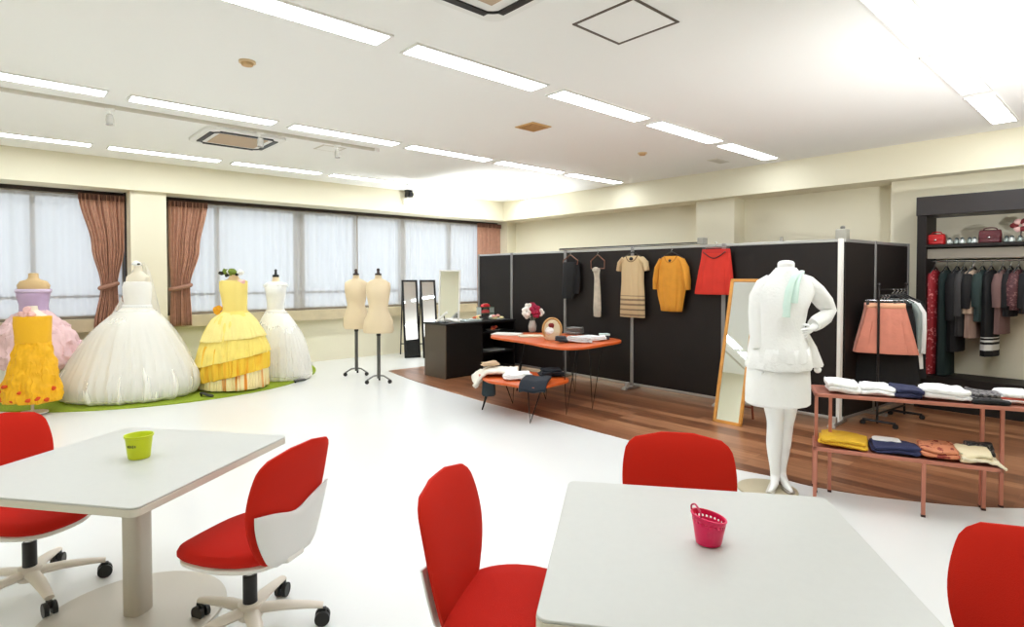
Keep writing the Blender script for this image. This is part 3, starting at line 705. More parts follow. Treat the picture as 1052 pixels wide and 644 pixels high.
t = thing('display_riser', 'two tier green and clear riser stand on the counter against the partition', 'riser', (5.56, 6.80, CT))
for z in (.09, .18): MB().b2((-.13, -.06, z-.008), (.13, .06, z)).build('tier', mat('riser_green', (74, 100, 74), .3), t, False, .002)
for s in (-1, 1): MB().b2((s*.125-.005, -.05, 0), (s*.125+.005, .05, .18)).build('side', mat('riser_clear', (190, 200, 196), .2), t, False)
for z, m, lab in ((.18, TR, 'red pouch on the top tier of the green riser'), (.09, mat('pouch_rose', (206, 76, 74), .6), 'rose red pouch on the lower tier of the green riser')):
    t = thing('pouch', lab, 'pouch', (5.55, 6.79, CT+z), R(10))
    MB().loft([(0, 0, 0, .09, .03), (.012, 0, 0, .10, .036), (.04, 0, 0, .085, .028), (.052, 0, 0, .05, .012)], 20, sup=2.6).build('pouch_body', m, t)
    MB().tube([(-.05, 0, .05), (.05, 0, .05)], .005, 8).build('clasp', TC, t)
blobs('accessory_dish', 'dish of orange and pink trinkets on the upper open shelf of the black counter', 'dish', (5.50, 6.55, .607), [TO, TP, TB, TR], 10, .11, .028, 5)
tray((5.52, 6.56, .312), 0, 'pale empty tray on the lower open shelf of the black counter', .15, .09, mat('tray_grey', (150, 150, 146), .4))

# ================================================================== DRESS FORMS
def dform(loc, label, flare):
    t = thing('dress_form', label, 'dress form', loc, RC, 'cream dress forms on stands')
    zb = .665; K = 1.2
    rows = [(zb, 0, 0, .135+flare, .095), (zb+.03, 0, 0, .15+flare, .105), (zb+.16, 0, 0, .148+flare*.5, .108), (zb+.27, 0, 0, .115, .088), (zb+.34, 0, 0, .102, .08), (zb+.44, 0, 0, .118, .092), (zb+.52, 0, -.01, .128, .108), (zb+.60, 0, 0, .135, .09), (zb+.66, 0, 0, .13, .07), (zb+.695, 0, .005, .085, .055), (zb+.715, 0, .008, .048, .045), (zb+.76, 0, .004, .042, .042), (zb+.765, 0, .004, .03, .03)]
    rows = [(z, a, b, c*(K if z < zb+.7 else 1), d*(K if z < zb+.7 else 1)) for z, a, b, c, d in rows]
    MB().loft(rows, 36, sup=2.15).build('torso', FORM, t)
    MB().lathe([(.043, zb+.765), (.043, zb+.785), (.02, zb+.79), (.016, zb+.82), (.024, zb+.83), (.016, zb+.85), (.004, zb+.855)], n=18).build('neck_cap', mat('cap_dark', (52, 34, 30), .4), t)
    MB().lathe([(.028, zb-.04), (.03, zb)], n=16).build('collar', BLACKP, t)
    MB().tube([(0, 0, .06), (0, 0, zb)], .0235, 14).build('pole', mat('pole_dark', (96, 96, 92), .35, .6), t)
    for k in range(3):
        a = R(100+120*k); m = MB().tube([(0, 0, .10), (.08*math.cos(a), .08*math.sin(a), .095), (.17*math.cos(a), .17*math.sin(a), .05)], .012, 8)
        lg = m.build('leg', mat('leg_grey', (120, 120, 118), .35, .6), t)
        MB().tube([(.17*math.cos(a)-.012*math.sin(a), .17*math.sin(a)+.012*math.cos(a), .026), (.17*math.cos(a)+.012*math.sin(a), .17*math.sin(a)-.012*math.cos(a), .026)], .026, 12).build('caster', BLACKP, lg)
dform((3.84, 7.61, 0), 'cream dress form on a grey pole, left of the pair', 0)
dform((3.78, 6.86, 0), 'cream dress form with flared hip on a grey pole, right of the pair', .02)

# ================================================================== BALL GOWNS ON FORMS
def torso_top(t, rows, m, cap=None):
    MB().loft(rows, 32).build('form_torso', m, t)
def ruffle(mb, amp, sc, seed): return mb.jitter(amp, sc, seed)

def dense(rows, k):
    out = []
    P = [np.array(q[:5], float) for q in rows]; n = len(P)
    for i in range(n-1):
        a, b, c, d = P[max(i-1, 0)], P[i], P[i+1], P[min(i+2, n-1)]
        for j in range(k):
            u = j/k; v = .5*((2*b)+(c-a)*u+(2*a-5*b+4*c-d)*u*u+(3*b-a-3*c+d)*u**3); v[3:] = np.maximum(v[3:], np.minimum(b, c)[3:]*.97); out.append(tuple(v))
    return out+[tuple(P[-1])]
def folds(mb, ztop, amp, seed, fr=3.2, cz=.35):
    """soft irregular gathers that run down a skirt and fade out towards ztop"""
    out = []
    for x, y, z in mb.v:
        q = math.atan2(y, x); r_ = math.hypot(x, y); c, d = math.cos(q), math.sin(q)
        k = max(0, 1-z/ztop)**.7
        n1 = noise.noise((c*fr*2.2+seed*3.1, d*fr*2.2, z*cz)); n2 = noise.noise((c*fr*6+seed, d*fr*6, z*cz*1.5+4)); n3 = noise.noise((c*1.3, d*1.3+seed, z*2.2))
        w = 1+amp*k*(n1*.9+n2*.75+n3*.7)
        out.append((x*w, y*w, z))
    mb.v = out; return mb
# big white gown
t = thing('ball_gown', 'huge white tulle ball gown with a veil, centre of the gowns on the rug', 'gown on a form', (1.18, 8.03, .012), RC, 'ball gowns on the green rug')
a = .085
folds(MB().loft(dense([(.0, 0, 0, .62, .52), (.03, -.01, 0, .69, .58), (.14, -.01, 0, .72, .60), (.28, .0, 0, .69, .58), (.48, .015, .0, .585, .50), (.70, .03, .0, .45, .40), (.87, .05, 0, .325, .30), (.97, .07, 0, .225, .20), (1.03, .08, 0, .165, .135), (1.06, .082, 0, .145, .11)], 5), 300), 1.05, .085, 3).build('skirt', TULLE, t)
folds(MB().loft(dense([(.05, -.02, -.02, .72, .60), (.2, -.01, -.02, .725, .605), (.45, .02, -.01, .62, .53), (.75, .04, 0, .44, .40), (1.0, .075, 0, .215, .18)], 6), 200, cap=False), 1.0, .06, 8).build('overskirt', mat('tulle_over', (250, 248, 242), .95, trans=.72), t)
MB().loft([(1.03, .082, 0, .150, .112), (1.10, .086, 0, .142, .11), (1.2, .09, -.005, .15, .118), (1.28, .094, -.012, .152, .125), (1.335, .096, -.01, .140, .115), (1.34, .096, -.0, .12, .09)], 40, sup=2.2).build('bodice', SATIN, t)
MB().loft([(1.02, .08, 0, .158, .12), (1.045, .082, 0, .160, .122), (1.07, .083, 0, .152, .117)], 40, cap=False).build('waist_sash', LACE, t, solid=.006)
torso_top(t, [(1.2, .095, 0, .13, .09), (1.33, .096, 0, .135, .085), (1.40, .098, 0, .13, .07), (1.435, .1, 0, .075, .055), (1.46, .1, 0, .045, .044), (1.52, .1, 0, .04, .04), (1.53, .1, 0, .02, .02)], mat('form_white', (238, 228, 206), .7))
veil_l = [(.09, 1.565), (-.04, 1.47), (-.14, 1.26), (-.27, 1.04), (-.47, .74), (-.64, .44)]
def veil(u, v):
    k = v*(len(veil_l)-1); i = min(int(k), len(veil_l)-2); f = k-i
    lx = veil_l[i][0]*(1-f)+veil_l[i+1][0]*f; z = veil_l[i][1]*(1-f)+veil_l[i+1][1]*f
    rx = .13+.0*v; x = lx+(rx-lx)*u
    return (x, .07+.33*v*(.4+u)+.018*math.sin(u*26+v*4)*(.3+v)-.0*u, z+.0*u)
MB().grid(veil, 48, 24).build('veil', TULLET, t)
MB().ball((.09, -.01, 1.55), (.05, .045, .03)).jitter(.012, 30).build('headpiece', LACE, t)
MB().ball((.125, -.03, 1.545), (.022, .014, .012)).build('brooch', mat('brooch_dark', (86, 80, 70), .4), t)
MB().ball((-.045, -.02, 1.14), (.03, .03, .05)).jitter(.012, 30, 5).build('waist_flower', mat('flower_brown', (150, 112, 92), .8), t)

# yellow tiered gown
t = thing('ball_gown', 'yellow tiered gown with orange underskirt, right of the huge white gown', 'gown on a form', (2.215, 7.71, .012), RC, 'ball gowns on the green rug')
def slope(mb, k, z0, z1):
    mb.v = [(x, y, z+k*x*max(0, min(1, (z0-z)/(z0-z1)))) for x, y, z in mb.v]; return mb
folds(MB().loft(dense([(.02, 0, 0, .39, .33), (.05, 0, 0, .40, .34), (.25, 0, 0, .39, .33), (.5, 0, 0, .35, .30)], 5), 200, cap=False), 1, .10, 5).build('underskirt', YELU, t, solid=.004)
slope(folds(MB().loft(dense([(.16, 0, 0, .415, .36), (.19, 0, 0, .425, .365), (.38, 0, 0, .42, .355), (.55, 0, 0, .375, .32)], 5), 220, cap=False), 1, .10, 6), .22, .5, .3).jitter(.012, 9, 1).build('middle_tier', YELD, t, solid=.004)
slope(folds(MB().loft(dense([(.36, 0, 0, .435, .38), (.385, 0, 0, .44, .375), (.5, .005, 0, .415, .35), (.68, .01, 0, .345, .30), (.82, .015, 0, .275, .25), (.90, .02, 0, .215, .2), (.95, .03, 0, .165, .14), (.97, .03, 0, .15, .115)], 5), 240, cap=False), 1.05, .10, 7), .22, .75, .4).jitter(.012, 9, 4).build('overskirt', YEL, t, solid=.004)
slope(folds(MB().loft(dense([(.62, .008, 0, .385, .335), (.65, .008, 0, .378, .328), (.75, .012, 0, .325, .29), (.88, .02, 0, .24, .22), (.95, .03, 0, .168, .14)], 5), 220, cap=False), 1.05, .10, 9), .1, .9, .65).jitter(.01, 9, 6).build('upper_tier', mat('yellow_pale', (252, 234, 150), .85, bump=.4, bscale=40), t, solid=.003)
MB().loft([(.94, .03, 0, .150, .115), (1.02, .03, 0, .142, .112), (1.14, .025, -.005, .152, .12), (1.25, .02, -.012, .165, .125), (1.335, .018, -.008, .168, .11), (1.35, .018, 0, .15, .09)], 40, sup=2.3).build('bodice', mat('yellow_satin', (250, 226, 128), .5, bump=.2, bscale=50), t)
torso_top(t, [(1.2, .02, 0, .13, .08), (1.34, .02, 0, .14, .08), (1.37, .02, 0, .07, .05), (1.42, .02, 0, .042, .042)], SKIN)
for k, (x, z, m, r) in enumerate(((-.12, 1.44, BLACKP, .03), (-.075, 1.46, mat('flower_green', (120, 140, 50), .8), .045), (-.03, 1.45, WHITE, .045), (.02, 1.455, mat('flower_green', (120, 140, 50), .8), .05), (.06, 1.43, BLACKP, .03), (-.0, 1.42, BLACKP, .035), (.115, 1.45, WHITE, .04), (-.06, 1.42, BLACKP, .03))):
    MB().ball((x, -.03+.02*(k % 3), z), (r, r, r*.8)).jitter(r*.5, 26, k).build('neck_flower', m, t)
for k, (x, z) in enumerate(((-.17, .99), (-.13, 1.01), (-.15, .96))): MB().ball((x, -.08, z), .035).jitter(.016, 24, k).build('waist_flower', mat('flower_gold', (236, 168, 30), .8), t)
for k, x in enumerate((.12, .16)): MB().ball((x, -.06, 1.33), .03).jitter(.014, 24, k).build('shoulder_flower', PALEPINK, t)

# slim white gown
t = thing('ball_gown', 'slimmer white lace gown with a dark neck cap, last gown on the right', 'gown on a form', (2.94, 8.02, .012), RC, 'ball gowns on the green rug')
folds(MB().loft(dense([(.0, 0, 0, .36, .30), (.02, 0, 0, .385, .32), (.15, -.01, 0, .385, .32), (.4, -.02, 0, .345, .29), (.65, -.045, 0, .275, .24), (.82, -.07, 0, .20, .18), (.92, -.085, 0, .13, .115), (.95, -.085, 0, .115, .095)], 5), 220), .95, .07, 11).build('skirt', TULLE, t)
folds(MB().loft(dense([(.06, .0, -.01, .41, .34), (.3, -.02, -.01, .385, .32), (.6, -.045, 0, .31, .27), (.93, -.085, 0, .13, .115)], 6), 180, cap=False), 1, .07, 12).build('overskirt', mat('tulle_over', (250, 248, 242), .95, trans=.72), t)
MB().loft([(.93, -.085, 0, .116, .095), (1.02, -.085, 0, .112, .092), (1.12, -.08, -.005, .128, .105), (1.22, -.08, -.01, .14, .112), (1.27, -.08, 0, .15, .09), (1.31, -.08, 0, .12, .07), (1.325, -.08, 0, .07, .05)], 40).build('bodice', LACE, t)
MB().loft([(1.26, -.08, 0, .17, .085), (1.285, -.08, 0, .165, .08), (1.31, -.08, 0, .13, .07)], 36, 9, cap=False).jitter(.01, 26).build('lace_collar', LACE, t, solid=.005)
torso_top(t, [(1.30, -.08, 0, .08, .06), (1.33, -.08, 0, .05, .045), (1.39, -.08, 0, .042, .042)], FORM)
MB().lathe([(.043, 1.39), (.043, 1.42), (.02, 1.425), (.014, 1.47), (.022, 1.48), (.006, 1.50)], (-.08, 0, 0), 16).build('neck_cap', BLACKP, t)

# pink and lilac gown
t = thing('ball_gown', 'pink ruffled ball gown with a lilac bodice, at the far left behind the golden dress', 'gown on a form', (.335, 8.66, .012), RC, 'ball gowns on the green rug')
folds(MB().loft(dense([(.06, 0, 0, .44, .32), (.08, 0, 0, .47, .34), (.25, 0, 0, .48, .36), (.5, 0, 0, .46, .34)], 5), 200, cap=False), 1, .10, 21).jitter(.02, 9, 3).build('underskirt', TULLE, t, solid=.004)
folds(MB().loft(dense([(.36, 0, 0, .50, .38), (.40, 0, 0, .53, .40), (.52, 0, 0, .51, .39), (.70, 0, 0, .42, .33), (.84, 0, 0, .31, .26), (.93, 0, 0, .22, .19), (.99, 0, 0, .15, .12), (1.01, 0, 0, .14, .11)], 6), 220, cap=False), 1.1, .07, 22).jitter(.05, 9, 5).jitter(.02, 26, 6).build('ruffled_skirt', PINKG, t, solid=.004)
rnd = random.Random(5)
for k in range(9):
    a_ = R(-150+k*15); zr = .5+.28*rnd.random(); rr = .50-(zr-.45)*.5
    MB().ball((rr*math.cos(a_), rr*.78*math.sin(a_), zr), (.06, .05, .05)).jitter(.03, 18, k).build('rosette', PINKG, t)
MB().loft([(.99, 0, 0, .145, .115), (1.07, 0, 0, .14, .112), (1.17, 0, -.01, .16, .125), (1.225, 0, -.005, .175, .12), (1.245, 0, 0, .185, .11), (1.25, 0, 0, .16, .09)], 40, sup=2.3).build('bodice', LILAC, t)
MB().loft([(1.215, 0, -.005, .185, .125), (1.235, 0, -.003, .19, .122), (1.255, 0, 0, .185, .112)], 36, cap=False).build('neck_band', mat('lilac_band', (214, 194, 220), .5), t, solid=.008)
torso_top(t, [(1.15, 0, 0, .14, .09), (1.25, 0, 0, .175, .085), (1.30, 0, 0, .185, .08), (1.345, 0, 0, .15, .07), (1.365, 0, 0, .07, .055), (1.385, 0, 0, .05, .048), (1.435, 0, 0, .047, .047), (1.44, 0, 0, .02, .02)], SKIN)

# golden short dress
t = thing('short_dress', 'golden orange short dress on a thin stand, front left of the gowns', 'dress on a form', (.27, 7.66, .012), RC, 'ball gowns on the green rug')
folds(MB().loft(dense([(.13, 0, 0, .24, .2), (.15, 0, 0, .265, .22), (.27, 0, 0, .262, .215), (.42, .01, 0, .225, .19), (.58, .015, 0, .19, .16), (.70, .02, 0, .165, .135), (.74, .02, 0, .155, .12)], 7), 160), .9, .08, 31).jitter(.022, 12, 2).jitter(.012, 34, 3).build('skirt', GOLD, t)
MB().loft([(.73, .02, 0, .155, .12), (.8, .02, 0, .155, .12), (.92, .02, -.005, .165, .125), (.995, .02, 0, .168, .115), (1.0, .02, 0, .15, .1)], 48, 16, .3, sup=2.4).build('bodice', mat('gold_satin', (248, 186, 24), .5, bump=.4, bscale=40), t)
rnd = random.Random(9)
for k in range(10):
    a_ = R(-165+k*17); MB().ball((.265*math.cos(a_), .22*math.sin(a_), .17+.16*rnd.random()*(k % 2)), (.024, .018, .02)).jitter(.014, 26, k).build('hem_rose', CORAL, t)
for k, (x, z) in enumerate(((-.02, 1.02), (.03, 1.04), (.07, 1.02), (.02, 1.0), (.03, 1.07))): MB().ball((x, -.08, z), .032).jitter(.015, 22, k).build('neck_flower', PALEPINK, t)
torso_top(t, [(.9, .02, 0, .14, .09), (.99, .02, 0, .15, .09), (1.03, .02, 0, .09, .06), (1.06, .02, 0, .045, .045), (1.10, .02, 0, .04, .04)], mat('form_white', (238, 228, 206), .7))
MB().tube([(0, 0, .01), (0, 0, .3)], .014, 10).build('stand_pole', WHITE, t); MB().lathe([(.13, 0), (.13, .012), (.02, .02)], n=28).build('stand_base', WHITE, t)

# things lying on the rug
p = G(212, 407.5, .012); t = thing('shoe', 'dark shoe lying on the rug in front of the yellow gown', 'shoe', p, R(-60))
MB().tube([(-.08, 0, .04), (-.03, 0, .035), (.03, 0, .022), (.08, 0, .016), (.10, 0, .012)], [.02, .028, .026, .026, .014], 12, flat=.6).build('upper', mat('shoe_dark', (56, 58, 48), .5), t)
MB().lathe([(.008, 0), (.016, .03)], (-.075, 0, 0), 10).build('heel', BLACKP, t)
p = G(306, 391.5, .0); t = thing('shoe', 'grey shoe on the floor at the hem of the slim white gown', 'shoe', (p.x, p.y-.06, 0), R(30))
MB().tube([(-.10, 0, .03), (-.03, 0, .03), (.04, 0, .022), (.09, 0, .016), (.12, 0, .012)], [.02, .028, .026, .026, .014], 12, flat=.6).build('upper', mat('shoe_grey', (92, 92, 88), .5), t)
MB().lathe([(.008, 0), (.016, .02)], (-.085, 0, 0), 10).build('heel', BLACKP, t)

# ================================================================== ORANGE DISPLAY TABLES
WIRE = mat('wire_black', (28, 27, 27), .4, .5)
def wire_table(label, outline, z, legs, group):
    cx = sum(p[0] for p in outline)/len(outline); cy = sum(p[1] for p in outline)/len(outline)
    t = thing('display_table', label, 'table', (cx, cy, 0), 0, group)
    pl = [(p.x-cx, p.y-cy) for p in catmull([(a, b, 0) for a, b in outline], 6, True)]
    MB().prism(pl, z-.028, z-.002).build('tabletop', ORANGEW, t, True, .004)
    for (x, y) in legs:
        x -= cx; y -= cy; dx, dy = (.10 if x < 0 else -.10), (.06 if y < 0 else -.06)
        mb = MB().tube([(x+dx*.6, y+dy*1.6, z-.028), (x, y, .012), (x+dx*1.3, y-dy*.4, z-.028)], .008, 8)
        mb.build('leg', WIRE, t)
    return t
TT = .68
f1 = [G(504, 345, TT), G(538, 350.5, TT), G(572, 356.5, TT), G(598, 356.5, TT), G(622, 353, TT), G(638, 350, TT)]
o1 = [(p.x, p.y) for p in f1]+[(5.45, 4.25), (5.5, 4.75), (5.35, 5.3), (4.95, 5.55)]
lg1 = [(G(581.8, 427).x, G(581.8, 427).y), (G(608.5, 421.5).x, G(608.5, 421.5).y), (5.2, 4.65), (4.75, 5.2)]
wire_table('rounded orange topped display table on thin black wire legs, the higher one', o1, TT, lg1, 'orange topped wire leg tables')
TL = .36
f2 = [G(500, 390, TL), G(520, 393.5, TL), G(548, 398, TL), G(566, 395, TL), G(584, 390, TL)]
o2 = [(p.x, p.y) for p in f2]+[(4.45, 4.18), (4.42, 4.55), (4.2, 4.95), (3.95, 4.95)]
lg2 = [(G(495.5, 421.6).x, G(495.5, 421.6).y), (G(544.6, 436).x, G(544.6, 436).y), (G(516.3, 417.5).x+.15, G(516.3, 417.5).y), (G(560.8, 411).x, G(560.8, 411).y)]
wire_table('low orange topped display table on black wire legs, in front of the higher one', o2, TL, lg2, 'orange topped wire leg tables')

def folded(label, cat, loc, rz, a, b, h, m, name='folded_garment', layers=3, seed=0, group=None, drape=None):
    """a garment folded into a soft stack: one rumpled mesh of folded layers"""
    t = None
    mb = MB(); rnd = random.Random(seed*13+5)
    for k in range(layers):
        z0 = h*k/layers; z1 = h*(k+1)/layers; s = 1-.07*k
        ox, oy = rnd.uniform(-.012, .012), rnd.uniform(-.012, .012); rows = []
        for q, sc in ((0, .93), (.2, .99), (.5, 1.0), (.8, .985), (1.0, .93), (1.02, .6), (1.02, .1)):
            rows.append((z0+(z1-z0)*q+.0015*k, ox, oy, a*s*sc/2, b*s*sc/2))
        mb.loft(rows, 44, sup=7)
    mb.jitter(min(.02, h*.45), 9, seed).jitter(min(.008, h*.16), 34, seed)
    zmin = min(v[2] for v in mb.v); mb.v = [(x, y, z-zmin) for x, y, z in mb.v]
    o = mb.build(name, m); put(o, loc, rz); tag(o, label, cat, group); return o
def on(px, py, z): p = G(px, py, z); return (p.x, p.y, z+.001)

# flat things on the higher orange table
def magazine(label, loc, rz, m, a=.21, b=.29, h=.012):
    t = thing('magazine', label, 'magazine', loc, rz)
    MB().b2((-a/2, -b/2, .001), (a/2, b/2, h-.001)).build('pages', WHITE, t, False)
    MB().b2((-a/2-.002, -b/2-.002, h-.001), (a/2+.002, b/2+.002, h)).b2((-a/2-.002, -b/2-.002, 0), (a/2+.002, b/2+.002, .001)).b2((-a/2-.003, -b/2-.002, 0), (-a/2-.001, b/2+.002, h)).build('cover', m, t, False)
magazine('white magazine at the left end of the higher orange table', on(521, 343.5, TT), R(30), mat('mag_white', (232, 230, 222), .4), .26, .34)
magazine('pale open leaflet in front of the flower vase on the orange table', on(545, 345.5, TT), R(60), mat('mag_cream', (224, 214, 186), .4), .22, .30)
# small flower vase with orchids
p = G(547, 341, TT); t = thing('flower_vase', 'pale vase of white and crimson orchids on the higher orange table', 'vase', (p.x, p.y, TT), RC)
MB().lathe([(.035, 0), (.05, .02), (.055, .08), (.04, .13), (.034, .15), (.03, .15), (.036, .12), (.03, .01)], n=24).build('vase_body', mat('vase_grey', (170, 166, 158), .3), t)
for k, (x, y, z, m, r) in enumerate(((-.08, -.02, .27, WHITE, .06), (-.055, 0, .33, WHITE, .05), (-.07, .01, .22, WHITE, .045), (.03, -.03, .30, mat('orchid_crimson', (158, 18, 60), .7), .065), (.05, -.02, .24, mat('orchid_crimson', (158, 18, 60), .7), .05), (.10, 0, .26, WHITE, .05), (.0, .02, .35, mat('orchid_crimson', (158, 18, 60), .7), .04))):
    st = MB().tube(catmull([(0, 0, .12), (x*.4, y, .18), (x, y, z)], 4), .004, 6).build('stem', mat('stem_grey', (120, 130, 110), .6), t)
    mb = MB()
    for j in range(5):
        q = 2*PI*j/5+k; mb.ball((x+r*.62*math.cos(q), y-.012, z+r*.62*math.sin(q)), (r*.55, r*.2, r*.5), 10, 6)
    mb.build('flower', m, t)
# basket bag
p = G(567, 349, TT); t = thing('basket_bag', 'small round cream wicker bag with a red ornament, standing on the orange table', 'bag', (p.x, p.y, TT), RC)
MB().loft([(.0, 0, 0, .07, .05), (.03, 0, 0, .095, .06), (.10, 0, 0, .11, .06), (.18, 0, 0, .098, .05), (.235, 0, 0, .06, .035), (.245, 0, 0, .03, .02)], 30, sup=2.3).build('bag_body', mat('wicker_cream', (222, 206, 172), .8, bump=.8, bscale=90), t)
MB().tube([(.105*math.cos(q), -.03, .125+.125*math.sin(q)) for q in [R(-40)+R(260)*k/20 for k in range(21)]], .013, 8).build('rim_handle', mat('wicker_tan', (196, 150, 92), .7, bump=.5, bscale=80), t)
MB().ball((-.01, -.05, .17), (.035, .025, .03)).jitter(.008, 40).build('ornament', mat('orn_red', (128, 28, 26), .7), t)
MB().ball((-.03, -.052, .11), (.05, .02, .045)).jitter(.01, 25).build('front_pocket', CLOTHW, t)
folded('grey folded garment behind the folded white ones on the orange table', 'folded clothes', on(590, 343, TT), R(20), .26, .2, .075, mat('grey_cloth', (120, 120, 116), .85), seed=3)
folded('white and pale grey folded garment at the front of the higher orange table', 'folded clothes', on(594, 351.5, TT), R(-48), .32, .2, .05, mat('pale_cloth', (216, 220, 220), .85, bump=.4, bscale=40), seed=4)
folded('white folded garment right of centre on the higher orange table', 'folded clothes', on(613, 349.5, TT), R(-48), .22, .18, .04, CLOTHW, seed=5)
folded('small dark folded garment beside the wicker bag on the orange table', 'folded clothes', on(577, 352, TT), R(-30), .13, .10, .05, mat('slate_cloth', (52, 58, 64), .85), seed=6)
p = G(621, 348.5, TT); t = thing('gift_box', 'small mint and dark box at the right end of the higher orange table', 'box', (p.x, p.y, TT), R(-30))
MB().b2((-.05, -.04, 0), (.05, .04, .05)).build('box_body', mat('slate_cloth', (52, 58, 64), .85), t, False, .004); MB().b2((-.054, -.044, .045), (.054, .044, .068)).build('lid', mat('mint_lid', (206, 226, 220), .5), t, False, .004)

# things on the low orange table
def draped(label, cat, pts_w, m, loc, rz, name):
    t = None
    mb = MB().grid(pts_w, 24, 30); o = mb.build(name, m, None, True, solid=.03); put(o, loc, rz); tag(o, label, cat); return o
p = G(500, 386, TL)
W_ = .36
def blouse_drape(u, v):
    # lies on the top, then falls softly over the left end
    x = -.17+.47*u; fl = max(0, (.36-u)/.36); n = noise.noise((u*6, v*6, 2))*.016+noise.noise((u*15, v*15, 5))*.008
    return (x+.03*fl*math.sin(v*5), -.16+.33*v, TL+.05+n-fl**1.6*.17*(.55+.45*math.cos((v-.35)*2.6)))
draped('white blouse draped over the left end of the low orange table', 'blouse', blouse_drape, mat('cream_cloth', (238, 234, 222), .85, bump=.4, bscale=40), (p.x+.06, p.y+.02, 0), RC, 'draped_blouse')
folded('tan and white folded garment on top of the draped white blouse', 'folded clothes', (p.x+.12, p.y+.08, TL+.085), R(-20), .2, .14, .03, mat('tan_cloth', (206, 176, 142), .85), seed=8)
folded('white folded shirt in the middle of the low orange table', 'folded clothes', on(532, 389, TL), R(-35), .30, .24, .05, CLOTHW, seed=9)
def jean_drape(u, v):
    fl = max(0, (.35-v)/.35)
    return (-.13+.26*u, -.22+.42*v+.12*fl*.2, TL+.034+.006*math.sin(u*9)-fl**1.4*.07)
pj = G(550, 394.5, TL)
draped('dark navy jeans folded over the front edge of the low orange table', 'jeans', jean_drape, mat('navy_denim', (22, 30, 40), .9, bump=.3, bscale=200), (pj.x, pj.y, 0), RC-R(12), 'folded_jeans')
folded('dark navy folded garment behind the jeans on the low orange table', 'folded clothes', on(566, 386, TL), R(-35), .26, .2, .06, mat('navy_dark', (24, 30, 38), .9), seed=11)
p5 = G(503, 397, 0)
t = thing('handbag', 'dark teal bag hanging under the draped blouse at the low orange table', 'bag', (p.x-.03, p.y-.07, TL-.20), RC)
MB().loft([(0, 0, 0, .06, .025), (.02, 0, 0, .075, .035), (.16, 0, 0, .065, .03), (.17, 0, 0, .05, .015)], 24, sup=3).build('bag_body', mat('teal_dark', (26, 44, 50), .6), t)
MB().tube(catmull([(-.05, 0, .165), (-.04, 0, .18), (0, 0, .195), (.04, 0, .18), (.05, 0, .165)], 5), .005, 8).build('handle', mat('teal_dark', (26, 44, 50), .6), t)

# ================================================================== WHITE MANNEQUIN
ML = (3.845, 1.615, .0)
t = thing('mannequin', 'headless white mannequin with hand on hip in white jacket and skirt, beside the copper tables', 'mannequin', ML, RC)
MB().lathe([(.185, 0), (.188, .004), (.185, .012), (.17, .016), (.02, .017)], (-.09, .02, 0), 56).build('base_disc', DISC, t)
V = []; E_ = []; RD = []
def node(p, r, par=None):
    V.append(p); RD.append(r)
    if par is not None: E_.append((par, len(V)-1))
    return len(V)-1
pel = node((-.03, 0, .86), (.15, .11))
ab = node((-.02, .0, 1.0), (.115, .09), pel)
wa = node((-.01, 0, 1.08), (.10, .085), ab)
ch = node((.005, -.015, 1.25), (.13, .105), wa)
up = node((.01, 0, 1.37), (.115, .075), ch)
n1 = node((.01, .0, 1.44), (.056, .056), up)
n1b = node((.009, -.002, 1.485), (.055, .055), n1)
n2 = node((.008, -.005, 1.525), (.058, .058), n1b)
# arm hanging (left in the photo)
a0 = node((-.12, 0, 1.36), (.05, .052), up); a1 = node((-.165, .01, 1.20), (.04, .042), a0); a2 = node((-.17, .0, 1.09), (.036, .036), a1); a3 = node((-.165, -.05, .96), (.028, .03), a2); a4 = node((-.16, -.06, .90), (.022, .026), a3)
# arm bent, hand on hip
b0 = node((.14, 0, 1.37), (.05, .052), up); b1 = node((.235, .02, 1.29), (.043, .045), b0); b2 = node((.318, .03, 1.185), (.035, .037), b1); b3 = node((.22, -.03, 1.12), (.03, .03), b2); b4 = node((.15, -.07, 1.085), (.022, .026), b3)
# legs
l0 = node((-.095, 0, .80), (.088, .092), pel); l1 = node((-.055, -.01, .50), (.056, .062), l0); l2 = node((-.05, .0, .45), (.05, .054), l1); l3 = node((-.045, .025, .30), (.05, .054), l2); l4 = node((-.035, .03, .13), (.029, .032), l3); l5 = node((-.033, .03, .085), (.029, .032), l4); l6 = node((-.065, -.03, .05), (.027, .024), l5); l7 = node((-.105, -.07, .03), (.026, .015), l6); l8 = node((-.125, -.09, .026), (.018, .011), l7)
r0 = node((.05, .01, .80), (.088, .092), pel); r1 = node((.035, .02, .50), (.056, .062), r0); r2 = node((.032, .03, .45), (.05, .054), r1); r3 = node((.03, .055, .30), (.05, .054), r2); r4 = node((.02, .055, .13), (.029, .032), r3); r5 = node((.02, .05, .085), (.029, .032), r4); r6 = node((.018, -.015, .05), (.027, .024), r5); r7 = node((.016, -.075, .03), (.027, .015), r6); r8 = node((.016, -.10, .026), (.018, .011), r7)
